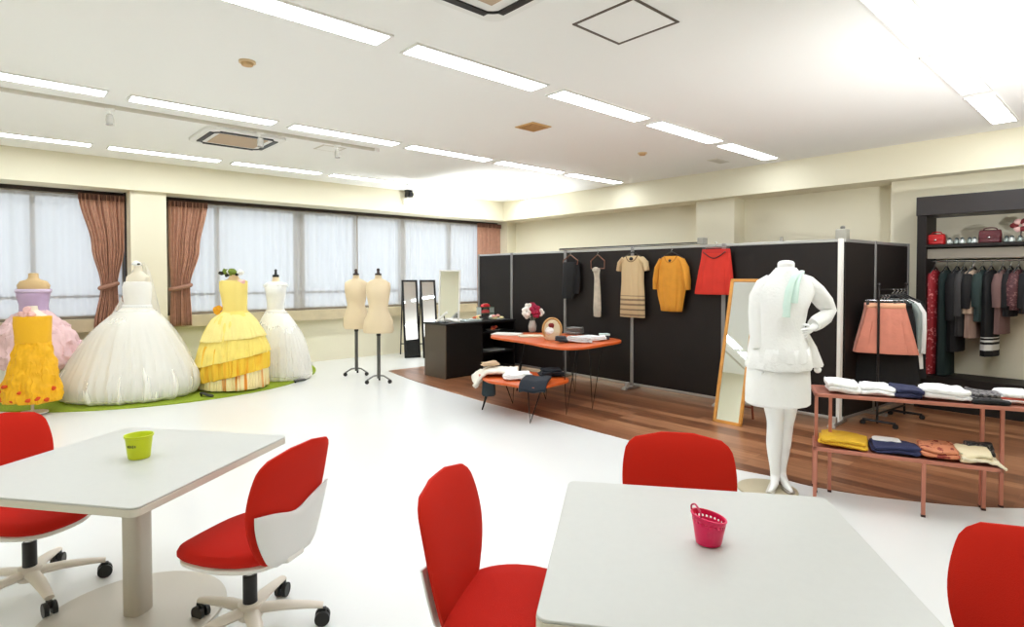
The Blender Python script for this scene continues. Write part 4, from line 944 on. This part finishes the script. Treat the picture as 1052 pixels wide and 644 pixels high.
# hands: palm and five fingers each
def hand(w, d, side, curl):
    d = Vector(d).normalized(); w = Vector(w); s_ = Vector(side).normalized(); nrm = d.cross(s_).normalized()
    pal = node(tuple(w+d*.035), (.016, .026), len(V)-1); base = len(V)-1
    for k, ln in enumerate((.062, .072, .068, .052)):
        b = w+d*.065+s_*(-.027+.018*k)
        f0 = node(tuple(b), (.009, .009), pal); f1 = node(tuple(b+d*ln*.5+nrm*curl*.012), (.0085, .0085), f0); f2 = node(tuple(b+d*ln*.9+nrm*curl*.034), (.007, .007), f1)
    th = node(tuple(w+d*.02+s_*(-.032)), (.010, .010), pal); t1 = node(tuple(w+d*.05+s_*(-.052)+nrm*curl*.012), (.0095, .0095), th); node(tuple(w+d*.075+s_*(-.056)+nrm*curl*.022), (.008, .008), t1)
V_l = len(V)
def hand_at(par, d, side, curl):
    global V
    w = V[par]; dd = Vector(d).normalized(); ss = Vector(side).normalized(); nn = dd.cross(ss).normalized()
    pal = node(tuple(Vector(w)+dd*.035), (.024, .015), par)
    for k, ln in enumerate((.062, .072, .068, .052)):
        b = Vector(w)+dd*.07+ss*(-.027+.018*k)
        f0 = node(tuple(b), (.009, .009), pal); f1 = node(tuple(b+dd*ln*.5+nn*curl*.012), (.0085, .0085), f0); node(tuple(b+dd*ln*.9+nn*curl*.034), (.007, .007), f1)
    th = node(tuple(Vector(w)+dd*.03-ss*.034), (.010, .010), pal); t1 = node(tuple(Vector(w)+dd*.055-ss*.05+nn*curl*.012), (.0095, .0095), th); node(tuple(Vector(w)+dd*.078-ss*.052+nn*curl*.022), (.008, .008), t1)
hand_at(a4, (.0, -.12, -1), (0, -1, .1), 1)
hand_at(b4, (-.85, -.35, -.45), (.3, .2, -1), -1)
me = bpy.data.meshes.new('body'); me.from_pydata(V, E_, []); bo = bpy.data.objects.new('body', me); COL.objects.link(bo); bo.parent = t; me.materials.append(MANNW)
sk = bo.modifiers.new('skin', 'SKIN'); sk.use_smooth_shade = True; sk.branch_smoothing = .4
for i, r in enumerate(RD):
    me.skin_vertices[0].data[i].radius = r; me.skin_vertices[0].data[i].use_root = (i == 0)
q = bo.modifiers.new('sub', 'SUBSURF'); q.levels = 2; q.render_levels = 2
for s, (hx, hy, tx, ty) in enumerate(((-.03, .052, -.115, -.08), (.022, .075, .016, -.09))):
    MB().lathe([(.008, .017), (.010, .03), (.018, .075)], (hx, hy, 0), 10).tube([(hx, hy-.01, .062), (hx*.6+tx*.4, hy*.6+ty*.4, .034), (tx, ty, .022), (tx*1.06, ty*1.1, .02)], [.020, .027, .028, .018], 12, flat=.4).build('shoe', mat('shoe_silver', (206, 200, 190), .4) if s == 0 else mat('shoe_grey2', (150, 142, 132), .4), t)
JK = mat('jacket_white', (244, 244, 240), .85, bump=.35, bscale=70)
MB().loft([(.575, -.035, 0, .185, .135, .015), (.59, -.035, 0, .205, .15, .015), (.70, -.035, 0, .205, .15, .01), (.85, -.035, 0, .195, .145), (1.0, -.02, 0, .14, .115)], 60, 9, .4).build('skirt', JK, t)
MB().loft([(.855, -.03, 0, .19, .16, .02), (.87, -.03, 0, .20, .17, .02), (.93, -.03, 0, .19, .16, .015), (1.0, -.035, 0, .175, .145, .01), (1.08, -.04, 0, .162, .13), (1.2, -.03, -.015, .165, .135), (1.30, -.0, -.01, .19, .12), (1.36, .012, 0, .185, .10), (1.40, .015, 0, .155, .085), (1.43, .012, 0, .10, .075), (1.455, .01, 0, .07, .066)], 64, 7, 1.1).jitter(.010, 10, 4).jitter(.004, 30, 5).build('jacket', JK, t)
MB().loft([(.815, -.035, -.005, .195, .165, .03), (.825, -.035, -.005, .203, .168, .03), (.88, -.032, 0, .197, .16, .02), (.95, -.03, 0, .185, .15)], 64, 11, 2, cap=False).jitter(.008, 12, 6).build('peplum', LACE, t, solid=.006)
MB().tube([(-.09, 0, 1.395), (-.135, .0, 1.36), (-.165, .005, 1.28), (-.172, .0, 1.18), (-.172, -.01, 1.07), (-.168, -.03, .97), (-.166, -.035, .95)], [.04, .052, .058, .058, .056, .058, .052], 18).jitter(.008, 14, 7).build('sleeve', JK, t)
MB().tube([(.07, 0, 1.40), (.15, .005, 1.365), (.215, .015, 1.315), (.28, .025, 1.24), (.315, .03, 1.19), (.275, .005, 1.152), (.205, -.03, 1.118), (.165, -.05, 1.10)], [.045, .060, .062, .056, .048, .046, .046, .042], 18).jitter(.007, 14, 8).build('sleeve', JK, t)
# flared back panel of the jacket showing under the bent arm
MB().loft([(.815, .185, .04, .085, .045, .08), (.83, .185, .04, .09, .05, .08), (.95, .15, .04, .08, .05, .06), (1.06, .11, .04, .06, .045, .03), (1.13, .09, .04, .035, .03)], 44, 6, .5).build('jacket_tail', JK, t)
MB().ball((.235, .02, .80), (.024, .02, .022)).build('tassel', JK, t)
# scarf
MB().tube(catmull([(.085, -.06, 1.44), (.02, -.105, 1.42), (-.03, -.135, 1.34), (-.055, -.15, 1.24), (-.06, -.15, 1.16)], 5), [.018]*5+[.022]*5+[.026]*5+[.03]*6, 12, flat=.45).build('scarf', MINT, t)
MB().tube(catmull([(.08, -.07, 1.45), (.03, -.12, 1.40), (-.0, -.15, 1.33), (-.015, -.16, 1.25)], 5), [.016]*5+[.02]*5+[.024]*6, 12, flat=.45).build('scarf_end', MINT, t)
MB().loft([(1.43, .01, 0, .075, .07), (1.455, .01, 0, .068, .064), (1.47, .01, 0, .058, .056)], 30, 5, cap=False).build('collar', JK, t, solid=.01)

# ================================================================== COPPER TABLES
def inv(a, ang, p): return ((p.x-a.x)*math.cos(ang)+(p.y-a.y)*math.sin(ang), -(p.x-a.x)*math.sin(ang)+(p.y-a.y)*math.cos(ang))
def copper_table(label, a, b, depth, z, legs, th=.022):
    """a: front-left corner, b: front-right corner on the floor plan"""
    a = Vector((a[0], a[1], 0)); b = Vector((b[0], b[1], 0)); d = (b-a); ln = d.length; ang = math.atan2(d.y, d.x)
    t = thing('display_table', label, 'table', a, ang, 'copper framed display tables')
    MB().b2((0, 0, z-th), (ln, .02, z)).b2((0, depth-.02, z-th), (ln, depth, z)).b2((0, 0, z-th), (.02, depth, z)).b2((ln-.02, 0, z-th), (ln, depth, z)).build('top_frame', ROSEG, t, False, .002)
    MB().b2((.018, .018, z-.014), (ln-.018, depth-.018, z-.004)).build('top_plate', mat('copper_plate', (176, 112, 94), .4, .3), t, False)
    for x, y in legs(ln, depth):
        lg = MB().b2((x-.010, y-.010, .012), (x+.010, y+.010, z-th)).build('leg', ROSEG, t, False, .002)
        MB().b2((x-.011, y-.011, 0), (x+.011, y+.011, .014)).build('leg_cap', mat('cap_brown', (60, 34, 28), .5), lg, False)
    return t, a, ang, ln
UZ = .652; LZ = .34
ua = G(837, 404, UZ); ub = G(1090, 422, UZ)
T1, a1_, an1, ln1 = copper_table('taller copper framed display table with white clothes, right foreground', ua, ub, .34, UZ, lambda l, d: [(.011, .011), inv(ua, math.atan2((ub-ua).y, (ub-ua).x), G(852, 505)), inv(ua, math.atan2((ub-ua).y, (ub-ua).x), G(1007.5, 521)), inv(ua, math.atan2((ub-ua).y, (ub-ua).x), G(1028, 521)), (l-.011, .011), (l-.011, d-.011)])
la = G(835.5, 459, LZ); lb = G(1031, 482, LZ)
T2, a2_, an2, ln2 = copper_table('lower copper framed display table with yellow and navy clothes, in front of the taller one', la, lb, .30, LZ, lambda l, d: [(.011, .011), (.011, d-.011), ((G(951, 476, LZ)-la).length, .011), (l-.02, d-.011)])
def onT(a, ang, x, y, z): return (a.x+x*math.cos(ang)-y*math.sin(ang), a.y+x*math.sin(ang)+y*math.cos(ang), z+.001)
def tx(a, b, L, px, z, py0, py1):   # distance along a front edge seen at px
    best = min(range(200), key=lambda k: abs(_px(a.lerp(b, k/199.0*1.0), z)-px)); return L*best/199.0
def _px(p, z):
    d = Vector((p.x, p.y, z))-Vector((0, 0, CAMH)); return 526+F*d.dot(_r)/d.dot(_f)
def ux(px): return tx(ua, ub, ln1, px, UZ, 0, 0)
def lx(px): return tx(la, lb, ln2, px, LZ, 0, 0)
NAVY = mat('navy_cloth', (40, 44, 78), .85, bump=.3, bscale=80); YELC = mat('yellow_cloth', (226, 178, 42), .85, bump=.4, bscale=60)
def pile(px0, px1, fx, a, ang, z, y, dep, h, m, label, seed, cat='folded clothes', name='folded_garment', layers=2):
    x0, x1 = fx(px0), fx(px1)
    return folded(label, cat, onT(a, ang, (x0+x1)/2, y, z), ang+R(random.uniform(-6, 6)), (x1-x0)*1.04, dep, h, m, name, layers, seed)
pile(851, 886, ux, a1_, an1, UZ, .17, .27, .05, LACE, 'white lacy folded top at the left end of the taller copper table', 21)
pile(885, 922, ux, a1_, an1, UZ, .16, .27, .04, CLOTHW, 'white folded top second from left on the taller copper table', 22)
pile(921, 950, ux, a1_, an1, UZ, .15, .26, .045, NAVY, 'navy folded top between the white ones on the taller copper table', 23)
pile(950, 1003, ux, a1_, an1, UZ, .16, .28, .055, CLOTHW, 'thick white folded top right of the navy one on the taller copper table', 24)
pile(1003, 1034, ux, a1_, an1, UZ, .18, .24, .04, spots('grey_print', (120, 116, 116), (40, 38, 40), 40, .5), 'flat grey printed scarf on the taller copper table', 25, 'scarf', 'folded_scarf', 2)
pile(1035, 1072, ux, a1_, an1, UZ, .2, .24, .055, bands('white_red', (246, 246, 244), (176, 70, 52), 2, [(.026, .038)]), 'white and red striped folded top at the right photo edge', 26)
p_ = onT(a1_, an1, ux(1022), .05, UZ); folded('dark folded cloth at the front edge of the taller copper table', 'folded clothes', p_, an1, .2, .06, .022, BLK, 'folded_garment', 1, 29)
pile(842, 892, lx, a2_, an2, LZ, .15, .27, .04, YELC, 'yellow folded shirt at the left end of the lower copper table', 31)
pile(894, 948, lx, a2_, an2, LZ, .14, .26, .035, mat('navy_jeans', (44, 48, 84), .9, bump=.3, bscale=200), 'navy folded jeans on the lower copper table', 32, 'jeans', 'folded_jeans', 2)
folded('white folded top lying on the navy jeans on the lower copper table', 'folded clothes', onT(a2_, an2, lx(917), .20, LZ+.036), an2, .15, .09, .015, CLOTHW, 'folded_garment', 1, 38)
FLOR = spots('orange_floral', (206, 130, 92), (140, 50, 36), 26, .56, soft=.03)
pile(948, 990, lx, a2_, an2, LZ, .15, .28, .04, FLOR, 'orange floral folded dress on the lower copper table', 33)
CREAMP = spots('cream_print', (236, 222, 184), (150, 150, 110), 16, .66)
pile(988, 1026, lx, a2_, an2, LZ, .15, .28, .04, CREAMP, 'cream printed folded dress on the lower copper table', 34)
px_ = onT(a2_, an2, ln2, .13, LZ)
def cream_drape(u, v):
    fl = max(0, (u-.55)/.45); n = noise.noise((u*7, v*7, 3))*.012
    return (-.18+.21*u-.012*fl, -.12+.24*v, .026+n-fl**1.5*.035)
o = MB().grid(cream_drape, 20, 20).build('draped_garment', mat('cream_silk', (240, 230, 202), .8), None, True, solid=.012); put(o, px_, an2); tag(o, 'cream garment hanging off the right end of the lower copper table', 'folded clothes')
folded('black lace folded garment behind the cream one on the lower copper table', 'folded clothes', onT(a2_, an2, ln2-.05, .25, LZ+.001), an2, .14, .07, .075, spots('black_lace', (24, 22, 24), (90, 84, 84), 60, .55), 'folded_garment', 2, 36)

# ================================================================== SKIRT RACK
base = G(901, 438); 
t = thing('clothes_rack', 'slim dark clothes rack with pink skirts in front of the return partition', 'clothes rack', (base.x, base.y, 0), 0)
bx, by = base.x, base.y
dirv = Vector((.93, -.10, 0)).normalized(); RL = .62; RZ = 1.235
RK = mat('rack_dark', (44, 40, 40), .35, .6)
MB().tube([(0, 0, .03), (0, 0, 1.33)], .011, 10).build('pole', RK, t); MB().tube([(dirv.x*RL, dirv.y*RL, .03), (dirv.x*RL, dirv.y*RL, 1.33)], .011, 10).build('pole', RK, t)
MB().tube([(0, 0, RZ), (dirv.x*RL, dirv.y*RL, RZ)], .010, 10).build('hanging_bar', RK, t)
MB().tube([(0, 0, RZ+.055), (dirv.x*RL, dirv.y*RL, RZ+.055)], .006, 8).build('top_bar', RK, t)
MB().tube([(0, 0, .12), (dirv.x*RL, dirv.y*RL, .12)], .010, 8).build('lower_bar', RK, t)
for k in (0, RL):
    f = MB().tube([(dirv.x*k, dirv.y*k-.15, .05), (dirv.x*k, dirv.y*k+.12, .05)], .012, 8).build('foot', RK, t)
    for y in (-.15, .12): MB().tube([(dirv.x*k-.01, dirv.y*k+y, .024), (dirv.x*k+.01, dirv.y*k+y, .024)], .024, 12).build('caster', BLACKP, f)
for k in (0, RL): MB().ball((dirv.x*k, dirv.y*k, 1.335), .018).build('knob', RK, t)
PINKS = mat('salmon_pink', (220, 140, 118), .85, bump=.3, bscale=60, var=.05, vscale=12)
SR = RW+R(20)
def rackpos(s): return (bx+dirv.x*s, by+dirv.y*s, RZ)
def skirt(s, m, w, ln, label, hm, flare=1.5, rot=SR, off=0):
    x, y, z = rackpos(s); hl = 'steel clip hanger holding the '+hm
    hanger((x, y, z-.045), rot, w*1.7, mat('clip_dark', (60, 56, 54), .4), hl, clips=True, h=.055)
    t = thing('skirt', label, 'skirt', (x, y, z-.045), rot, 'skirts on the slim rack')
    MB().loft([(-.03, off, 0, w, .016), (-.06, off, 0, w*1.02, .022), (-.2, off, 0, w*(1+.3*(flare-1)), .03, .05), (-ln, off, 0, w*flare, .045, .09), (-ln-.004, off, 0, w*flare*.9, .036, .09)], 90, 11, s*5).build('skirt_body', m, t)
    MB().loft([(-.075, off, 0, w*1.03, .025), (-.028, off, 0, w*1.01, .02)], 40, cap=False).build('waistband', mat('peach_band', (236, 176, 140), .8) if m is PINKS else m, t, solid=.004)
skirt(.05, PINKS, .15, .50, 'salmon pink flared skirt, front one on the slim rack', 'front salmon pink skirt', 1.62, off=.04)
skirt(.12, mat('salmon_light', (232, 168, 150), .85, bump=.3, bscale=60), .16, .50, 'second salmon skirt just behind the front one on the slim rack', 'second salmon skirt', 1.55, off=.0)
skirt(.19, BLK, .19, .80, 'long black skirt behind the pink ones on the slim rack', 'black skirt on the slim rack', 1.35)
def hung_top(name, loc, rot, w, d, ln, m, label, hlab, cat, group, neck=.06, sleeve=0, hem=None, tz=-.02, flare=1.08, hm=HB, sm=None):
    hanger(loc, rot, w*1.7, hm, hlab, h=.06)
    t = thing(name, label, cat, loc, rot, group)
    MB().loft([(tz-.02, 0, 0, w*.45, d*.45), (tz-.045, 0, 0, w*.8, d*.7), (tz-.09, 0, 0, w, d), (tz-ln*.45, 0, 0, w*.98, d*1.05, .03), (tz-ln, 0, 0, w*flare, d*1.1, .05), (tz-ln-.003, 0, 0, w*flare*.9, d*.9, .05)], 44, 8, ln*9).build('body', m, t)
    if sleeve:
        for s in (-1, 1): MB().tube([(s*w*.78, 0, tz-.07), (s*w*1.02, 0, tz-.16), (s*w*1.06, 0, tz-sleeve*.6), (s*w*1.05, 0, tz-sleeve)], [.04, .05, .046, .038], 12, flat=.7).build('sleeve', sm or m, t)
    return t
hung_top('camisole', rackpos(.30), SR, .16, .03, .60, mat('dark_teal', (40, 56, 54), .85), 'dark teal garment behind the black skirt on the slim rack', 'dark hanger holding the dark teal garment on the slim rack', 'garment', 'tops on the slim rack')
hung_top('blouse', rackpos(.39), SR, .17, .03, .62, mat('grey_silk', (150, 160, 156), .8), 'grey blouse on the slim rack beside the white ones', 'dark hanger holding the grey blouse on the slim rack', 'blouse', 'tops on the slim rack', sleeve=.5)
hung_top('shirt', rackpos(.47), SR, .18, .03, .70, CLOTHW, 'white shirt hanging at the back of the slim rack', 'dark hanger holding the white shirt on the slim rack', 'shirt', 'tops on the slim rack', sleeve=.55)
hung_top('shirt', rackpos(.55), SR, .18, .03, .80, mat('black_white', (26, 26, 28), .85), 'long black shirt hanging last on the slim rack', 'dark hanger holding the long black shirt on the slim rack', 'shirt', 'tops on the slim rack')

# ================================================================== BLACK DISPLAY WALL RACK
KX = 7.42; KB = 7.85; KYL = WX(942, 240, KX).y; KYR = .12
t = thing('display_rack', 'large black display rack with shelf and clothes against the back wall at right', 'display rack', (KX, KYL, 0))
D_ = KB-KX-.002; WY_ = KYL-KYR
def kb(a, b): return MB().b2((a[0], -a[1], a[2]), (b[0], -b[1], b[2]))
HZ = WX(942, 203, KX).z
kb((0, 0, 0), (D_, .085, HZ)).build('side_panel', DARKB, t, False, .004)
kb((0, WY_-.085, 0), (D_, WY_, HZ)).build('side_panel', DARKB, t, False, .004)
kb((-.02, -.005, HZ-.20), (D_, WY_+.005, HZ)).build('header', mat('header_dark', (40, 34, 33), .45), t, False, .005)
SZ = WX(965, 251, KX).z
kb((.0, .085, SZ-.03), (D_, WY_-.085, SZ)).build('shelf', DARKB, t, False, .003)
kb((.05, .085, SZ-.15), (.075, WY_-.085, SZ-.045)).build('rail_board', mat('board_taupe', (142, 134, 120), .5), t, False, .003)
RZ2 = SZ-.17
MB().tube([(.20, -.085, RZ2), (.20, -(WY_-.085), RZ2)], .013, 12).build('hanging_rail', CHROME, t)
BZ2 = WX(985, 389, KX).z
kb((-.02, .0, 0), (D_, WY_, BZ2)).build('base_plinth', DARKB, t, False, .005)
kb((D_-.012, .085, BZ2), (D_-.0, WY_-.085, HZ-.2)).build('back_panel', mat('back_cream', (226, 218, 196), .8), t, False)
# goods on the shelf
def sy(px, X=KX+.12): return WX(px, 248, X).y
def handbag(px0, px1, m, label, h=.13):
    y0, y1 = sy(px0), sy(px1); w = (y0-y1)/2
    t = thing('handbag', label, 'handbag', (KX+.14, (y0+y1)/2, SZ+.001), RW)
    MB().loft([(0, 0, 0, w*.95, .05), (.012, 0, 0, w, .06), (h*.6, 0, 0, w, .052), (h*.93, 0, 0, w*.94, .034), (h, 0, 0, w*.88, .02)], 36, sup=4).build('bag_body', m, t)
    MB().prism(rrect(w*.9, h*.28, .02), -.004, .004).xf((0, -.056, h*.66), rx=PI/2).build('flap', m, t)
    MB().ball((0, -.066, h*.42), (.014, .008, .010)).build('clasp', CHROME, t)
    MB().tube(catmull([(-w*.6, 0, h), (-w*.45, 0, h+.016), (0, 0, h+.022), (w*.45, 0, h+.016), (w*.6, 0, h)], 5), .006, 8).build('handle', m, t)
handbag(953, 971, mat('bag_red', (186, 24, 26), .45), 'bright red handbag at the left end of the black rack shelf', .115)
handbag(1005, 1029, mat('bag_burgundy', (84, 16, 26), .4, bump=.6, bscale=60), 'burgundy handbag in the middle of the black rack shelf', .135)
SILV = mat('silver_ornament', (150, 160, 154), .3, .4); SILD = mat('silver_dark', (70, 78, 76), .3, .3)
for i, (px, what) in enumerate(((976, 'first of the small silver jars right of the red handbag'), (982.5, 'second of the small silver jars right of the red handbag'), (989, 'third of the small silver jars right of the red handbag'), (996, 'fourth of the small silver jars, next left of the burgundy handbag'), (1001.5, 'last small silver jar touching the burgundy handbag'), (1034, 'first small silver jar right of the burgundy handbag'), (1040, 'second small silver jar right of the burgundy handbag'), (1048, 'small silver jar at the right photo edge on the shelf'))):
    t = thing('ornament_jar', what, 'jar', (KX+.10+.03*(i % 2), sy(px), SZ+.001), 0, 'silver jars on the black shelf')
    MB().lathe([(.018, 0), (.028, .012), (.026, .04), (.016, .05)], n=18).build('jar_body', SILV if i % 2 else mat('silver_light', (196, 202, 196), .3, .3), t)
    MB().lathe([(.018, .05), (.015, .062), (.004, .07)], n=14).build('lid', SILD, t)
y = sy(1047); t = thing('flower_ornament', 'dark red flower ornament on a stem standing on the black rack shelf', 'ornament', (KX+.2, y, SZ+.001), RW)
MB().tube([(0, 0, 0), (.005, 0, .12)], .005, 8).build('stem', TB, t); MB().lathe([(.03, 0), (.03, .008)]).build('base', TB, t)
for k in range(6):
    q_ = 2*PI*k/6; MB().ball((.045*math.cos(q_)-.0, -.01, .17+.04*math.sin(q_)), (.035, .02, .03), 10, 6).jitter(.008, 30, k).build('petal', mat('petal_red', (120, 34, 38), .7) if k % 2 else PALEPINK, t)
# clothes on the rail, edge on to us
RR = R(-8)
def rk(px, ln_px, w, d, m, name, label, short, cat, **kw):
    y = WX(px, 300, KX+.20).y; zt = RZ2-.06; zb = max(WX(px, ln_px, KX+.12).z, BZ2+.012)
    return hung_top(name, (KX+.20, y, zt), RR, w, d, zt-.02-zb, m, label, 'hanger of the '+short, cat, 'clothes on the black rack', hm=HG, **kw)
REDF = spots('red_floral', (146, 24, 34), (210, 120, 120), 34, .58, soft=.04)
DG = mat('dark_green_cloth', (20, 38, 36), .85, bump=.3, bscale=80); BK2 = mat('charcoal_cloth', (20, 19, 21), .85, bump=.3, bscale=80)
rk(960, 390, .15, .05, REDF, 'long_dress', 'long red floral dress, first from left on the black rack', 'long red floral dress', 'dress')
rk(972, 388, .15, .055, DG, 'long_dress', 'long dark green dress next to the red floral one', 'long dark green dress', 'dress')
rk(983, 361, .16, .05, BK2, 'coat', 'black knee length coat between the green dress and the beige jacket', 'black knee length coat', 'coat', sleeve=.55)
rk(990, 345, .16, .04, mat('charcoal_grey', (58, 56, 56), .85), 'cardigan', 'charcoal grey cardigan just left of the beige jacket', 'charcoal cardigan', 'cardigan', sleeve=.5)
rk(1000, 347, .15, .05, mat('taupe_pink', (168, 138, 124), .85), 'dress', 'taupe dress worn under the beige jacket on the black rack', 'taupe dress', 'dress')
rk(999, 322, .17, .07, mat('beige_jacket', (182, 158, 138), .85, bump=.2), 'jacket', 'beige jacket over a taupe dress on the black rack', 'beige jacket', 'jacket', sleeve=.42, sm=BK2)
rk(1009, 330, .16, .045, mat('dark_teal', (40, 56, 54), .85), 'top', 'dark teal top just right of the beige jacket', 'dark teal top on the black rack', 'top', sleeve=.4)
q = rk(1018, 366, .16, .055, bands('black_stripe_hem', (18, 18, 19), (226, 224, 220), 2, [(-.86, -.80), (-.775, -.755), (-.735, -.725)]), 'striped_dress', 'black dress with white striped hem on the black rack', 'black dress with striped hem', 'dress')
rk(1030, 343, .15, .045, mat('taupe_dark', (116, 88, 84), .85, bump=.3), 'blouse', 'dusky taupe blouse right of the striped hem dress', 'dusky taupe blouse', 'blouse', sleeve=.4)
rk(1038, 325, .15, .04, BK2, 'top', 'short black top between the taupe blouse and the maroon jacket', 'short black top', 'top', sleeve=.4)
rk(1046, 318, .17, .06, spots('maroon_tweed', (82, 44, 48), (130, 90, 88), 50, .55), 'jacket', 'maroon tweed jacket at the right photo edge on the black rack', 'maroon tweed jacket', 'jacket', sleeve=.38)
rk(1056, 322, .16, .05, BK2, 'top', 'black top cut by the right photo edge on the black rack', 'black top at the right photo edge', 'top', sleeve=.4)

# ================================================================== LIGHT
w = bpy.data.worlds.new('world'); S.world = w; w.use_nodes = True
w.node_tree.nodes['Background'].inputs[0].default_value = (.86, .93, 1.0, 1); w.node_tree.nodes['Background'].inputs[1].default_value = .7
def area(name, loc, rot, size, power, col=(1, 1, 1)):
    l = bpy.data.lights.new(name, 'AREA'); l.energy = power; l.color = col; l.shape = 'RECTANGLE'; l.size, l.size_y = size
    o = bpy.data.objects.new(name, l); COL.objects.link(o); o.location = loc; o.rotation_euler = rot; return o
# photographer's strobes bounced off the ceiling behind the camera and over the far corner
def spot(name, loc, target, power, ang, blend=1, col=(1, 1, 1), r=.1):
    l = bpy.data.lights.new(name, 'SPOT'); l.energy = power; l.color = col; l.spot_size = R(ang); l.spot_blend = blend; l.shadow_soft_size = r
    o = bpy.data.objects.new(name, l); COL.objects.link(o); o.location = loc; o.rotation_euler = (Vector(target)-Vector(loc)).to_track_quat('-Z', 'Y').to_euler(); return o
spot('corner_uplight', (6.75, 7.4, 1.0), (6.2, 7.5, 2.9), 330, 105, col=(.9, .96, 1))
spot('bounce_flash', (4.3, -.7, 1.3), (5.2, .4, 2.9), 280, 120, col=(.95, .98, 1))
S.view_settings.view_transform = 'Standard'; S.view_settings.look = 'None'; S.view_settings.gamma = 1; S.view_settings.use_curve_mapping = False
S.view_settings.exposure = 0.56
S.cycles.use_denoising = True
S.cycles.max_bounces = 10; S.cycles.diffuse_bounces = 5; S.cycles.transparent_max_bounces = 12
S.cycles.sample_clamp_indirect = 6
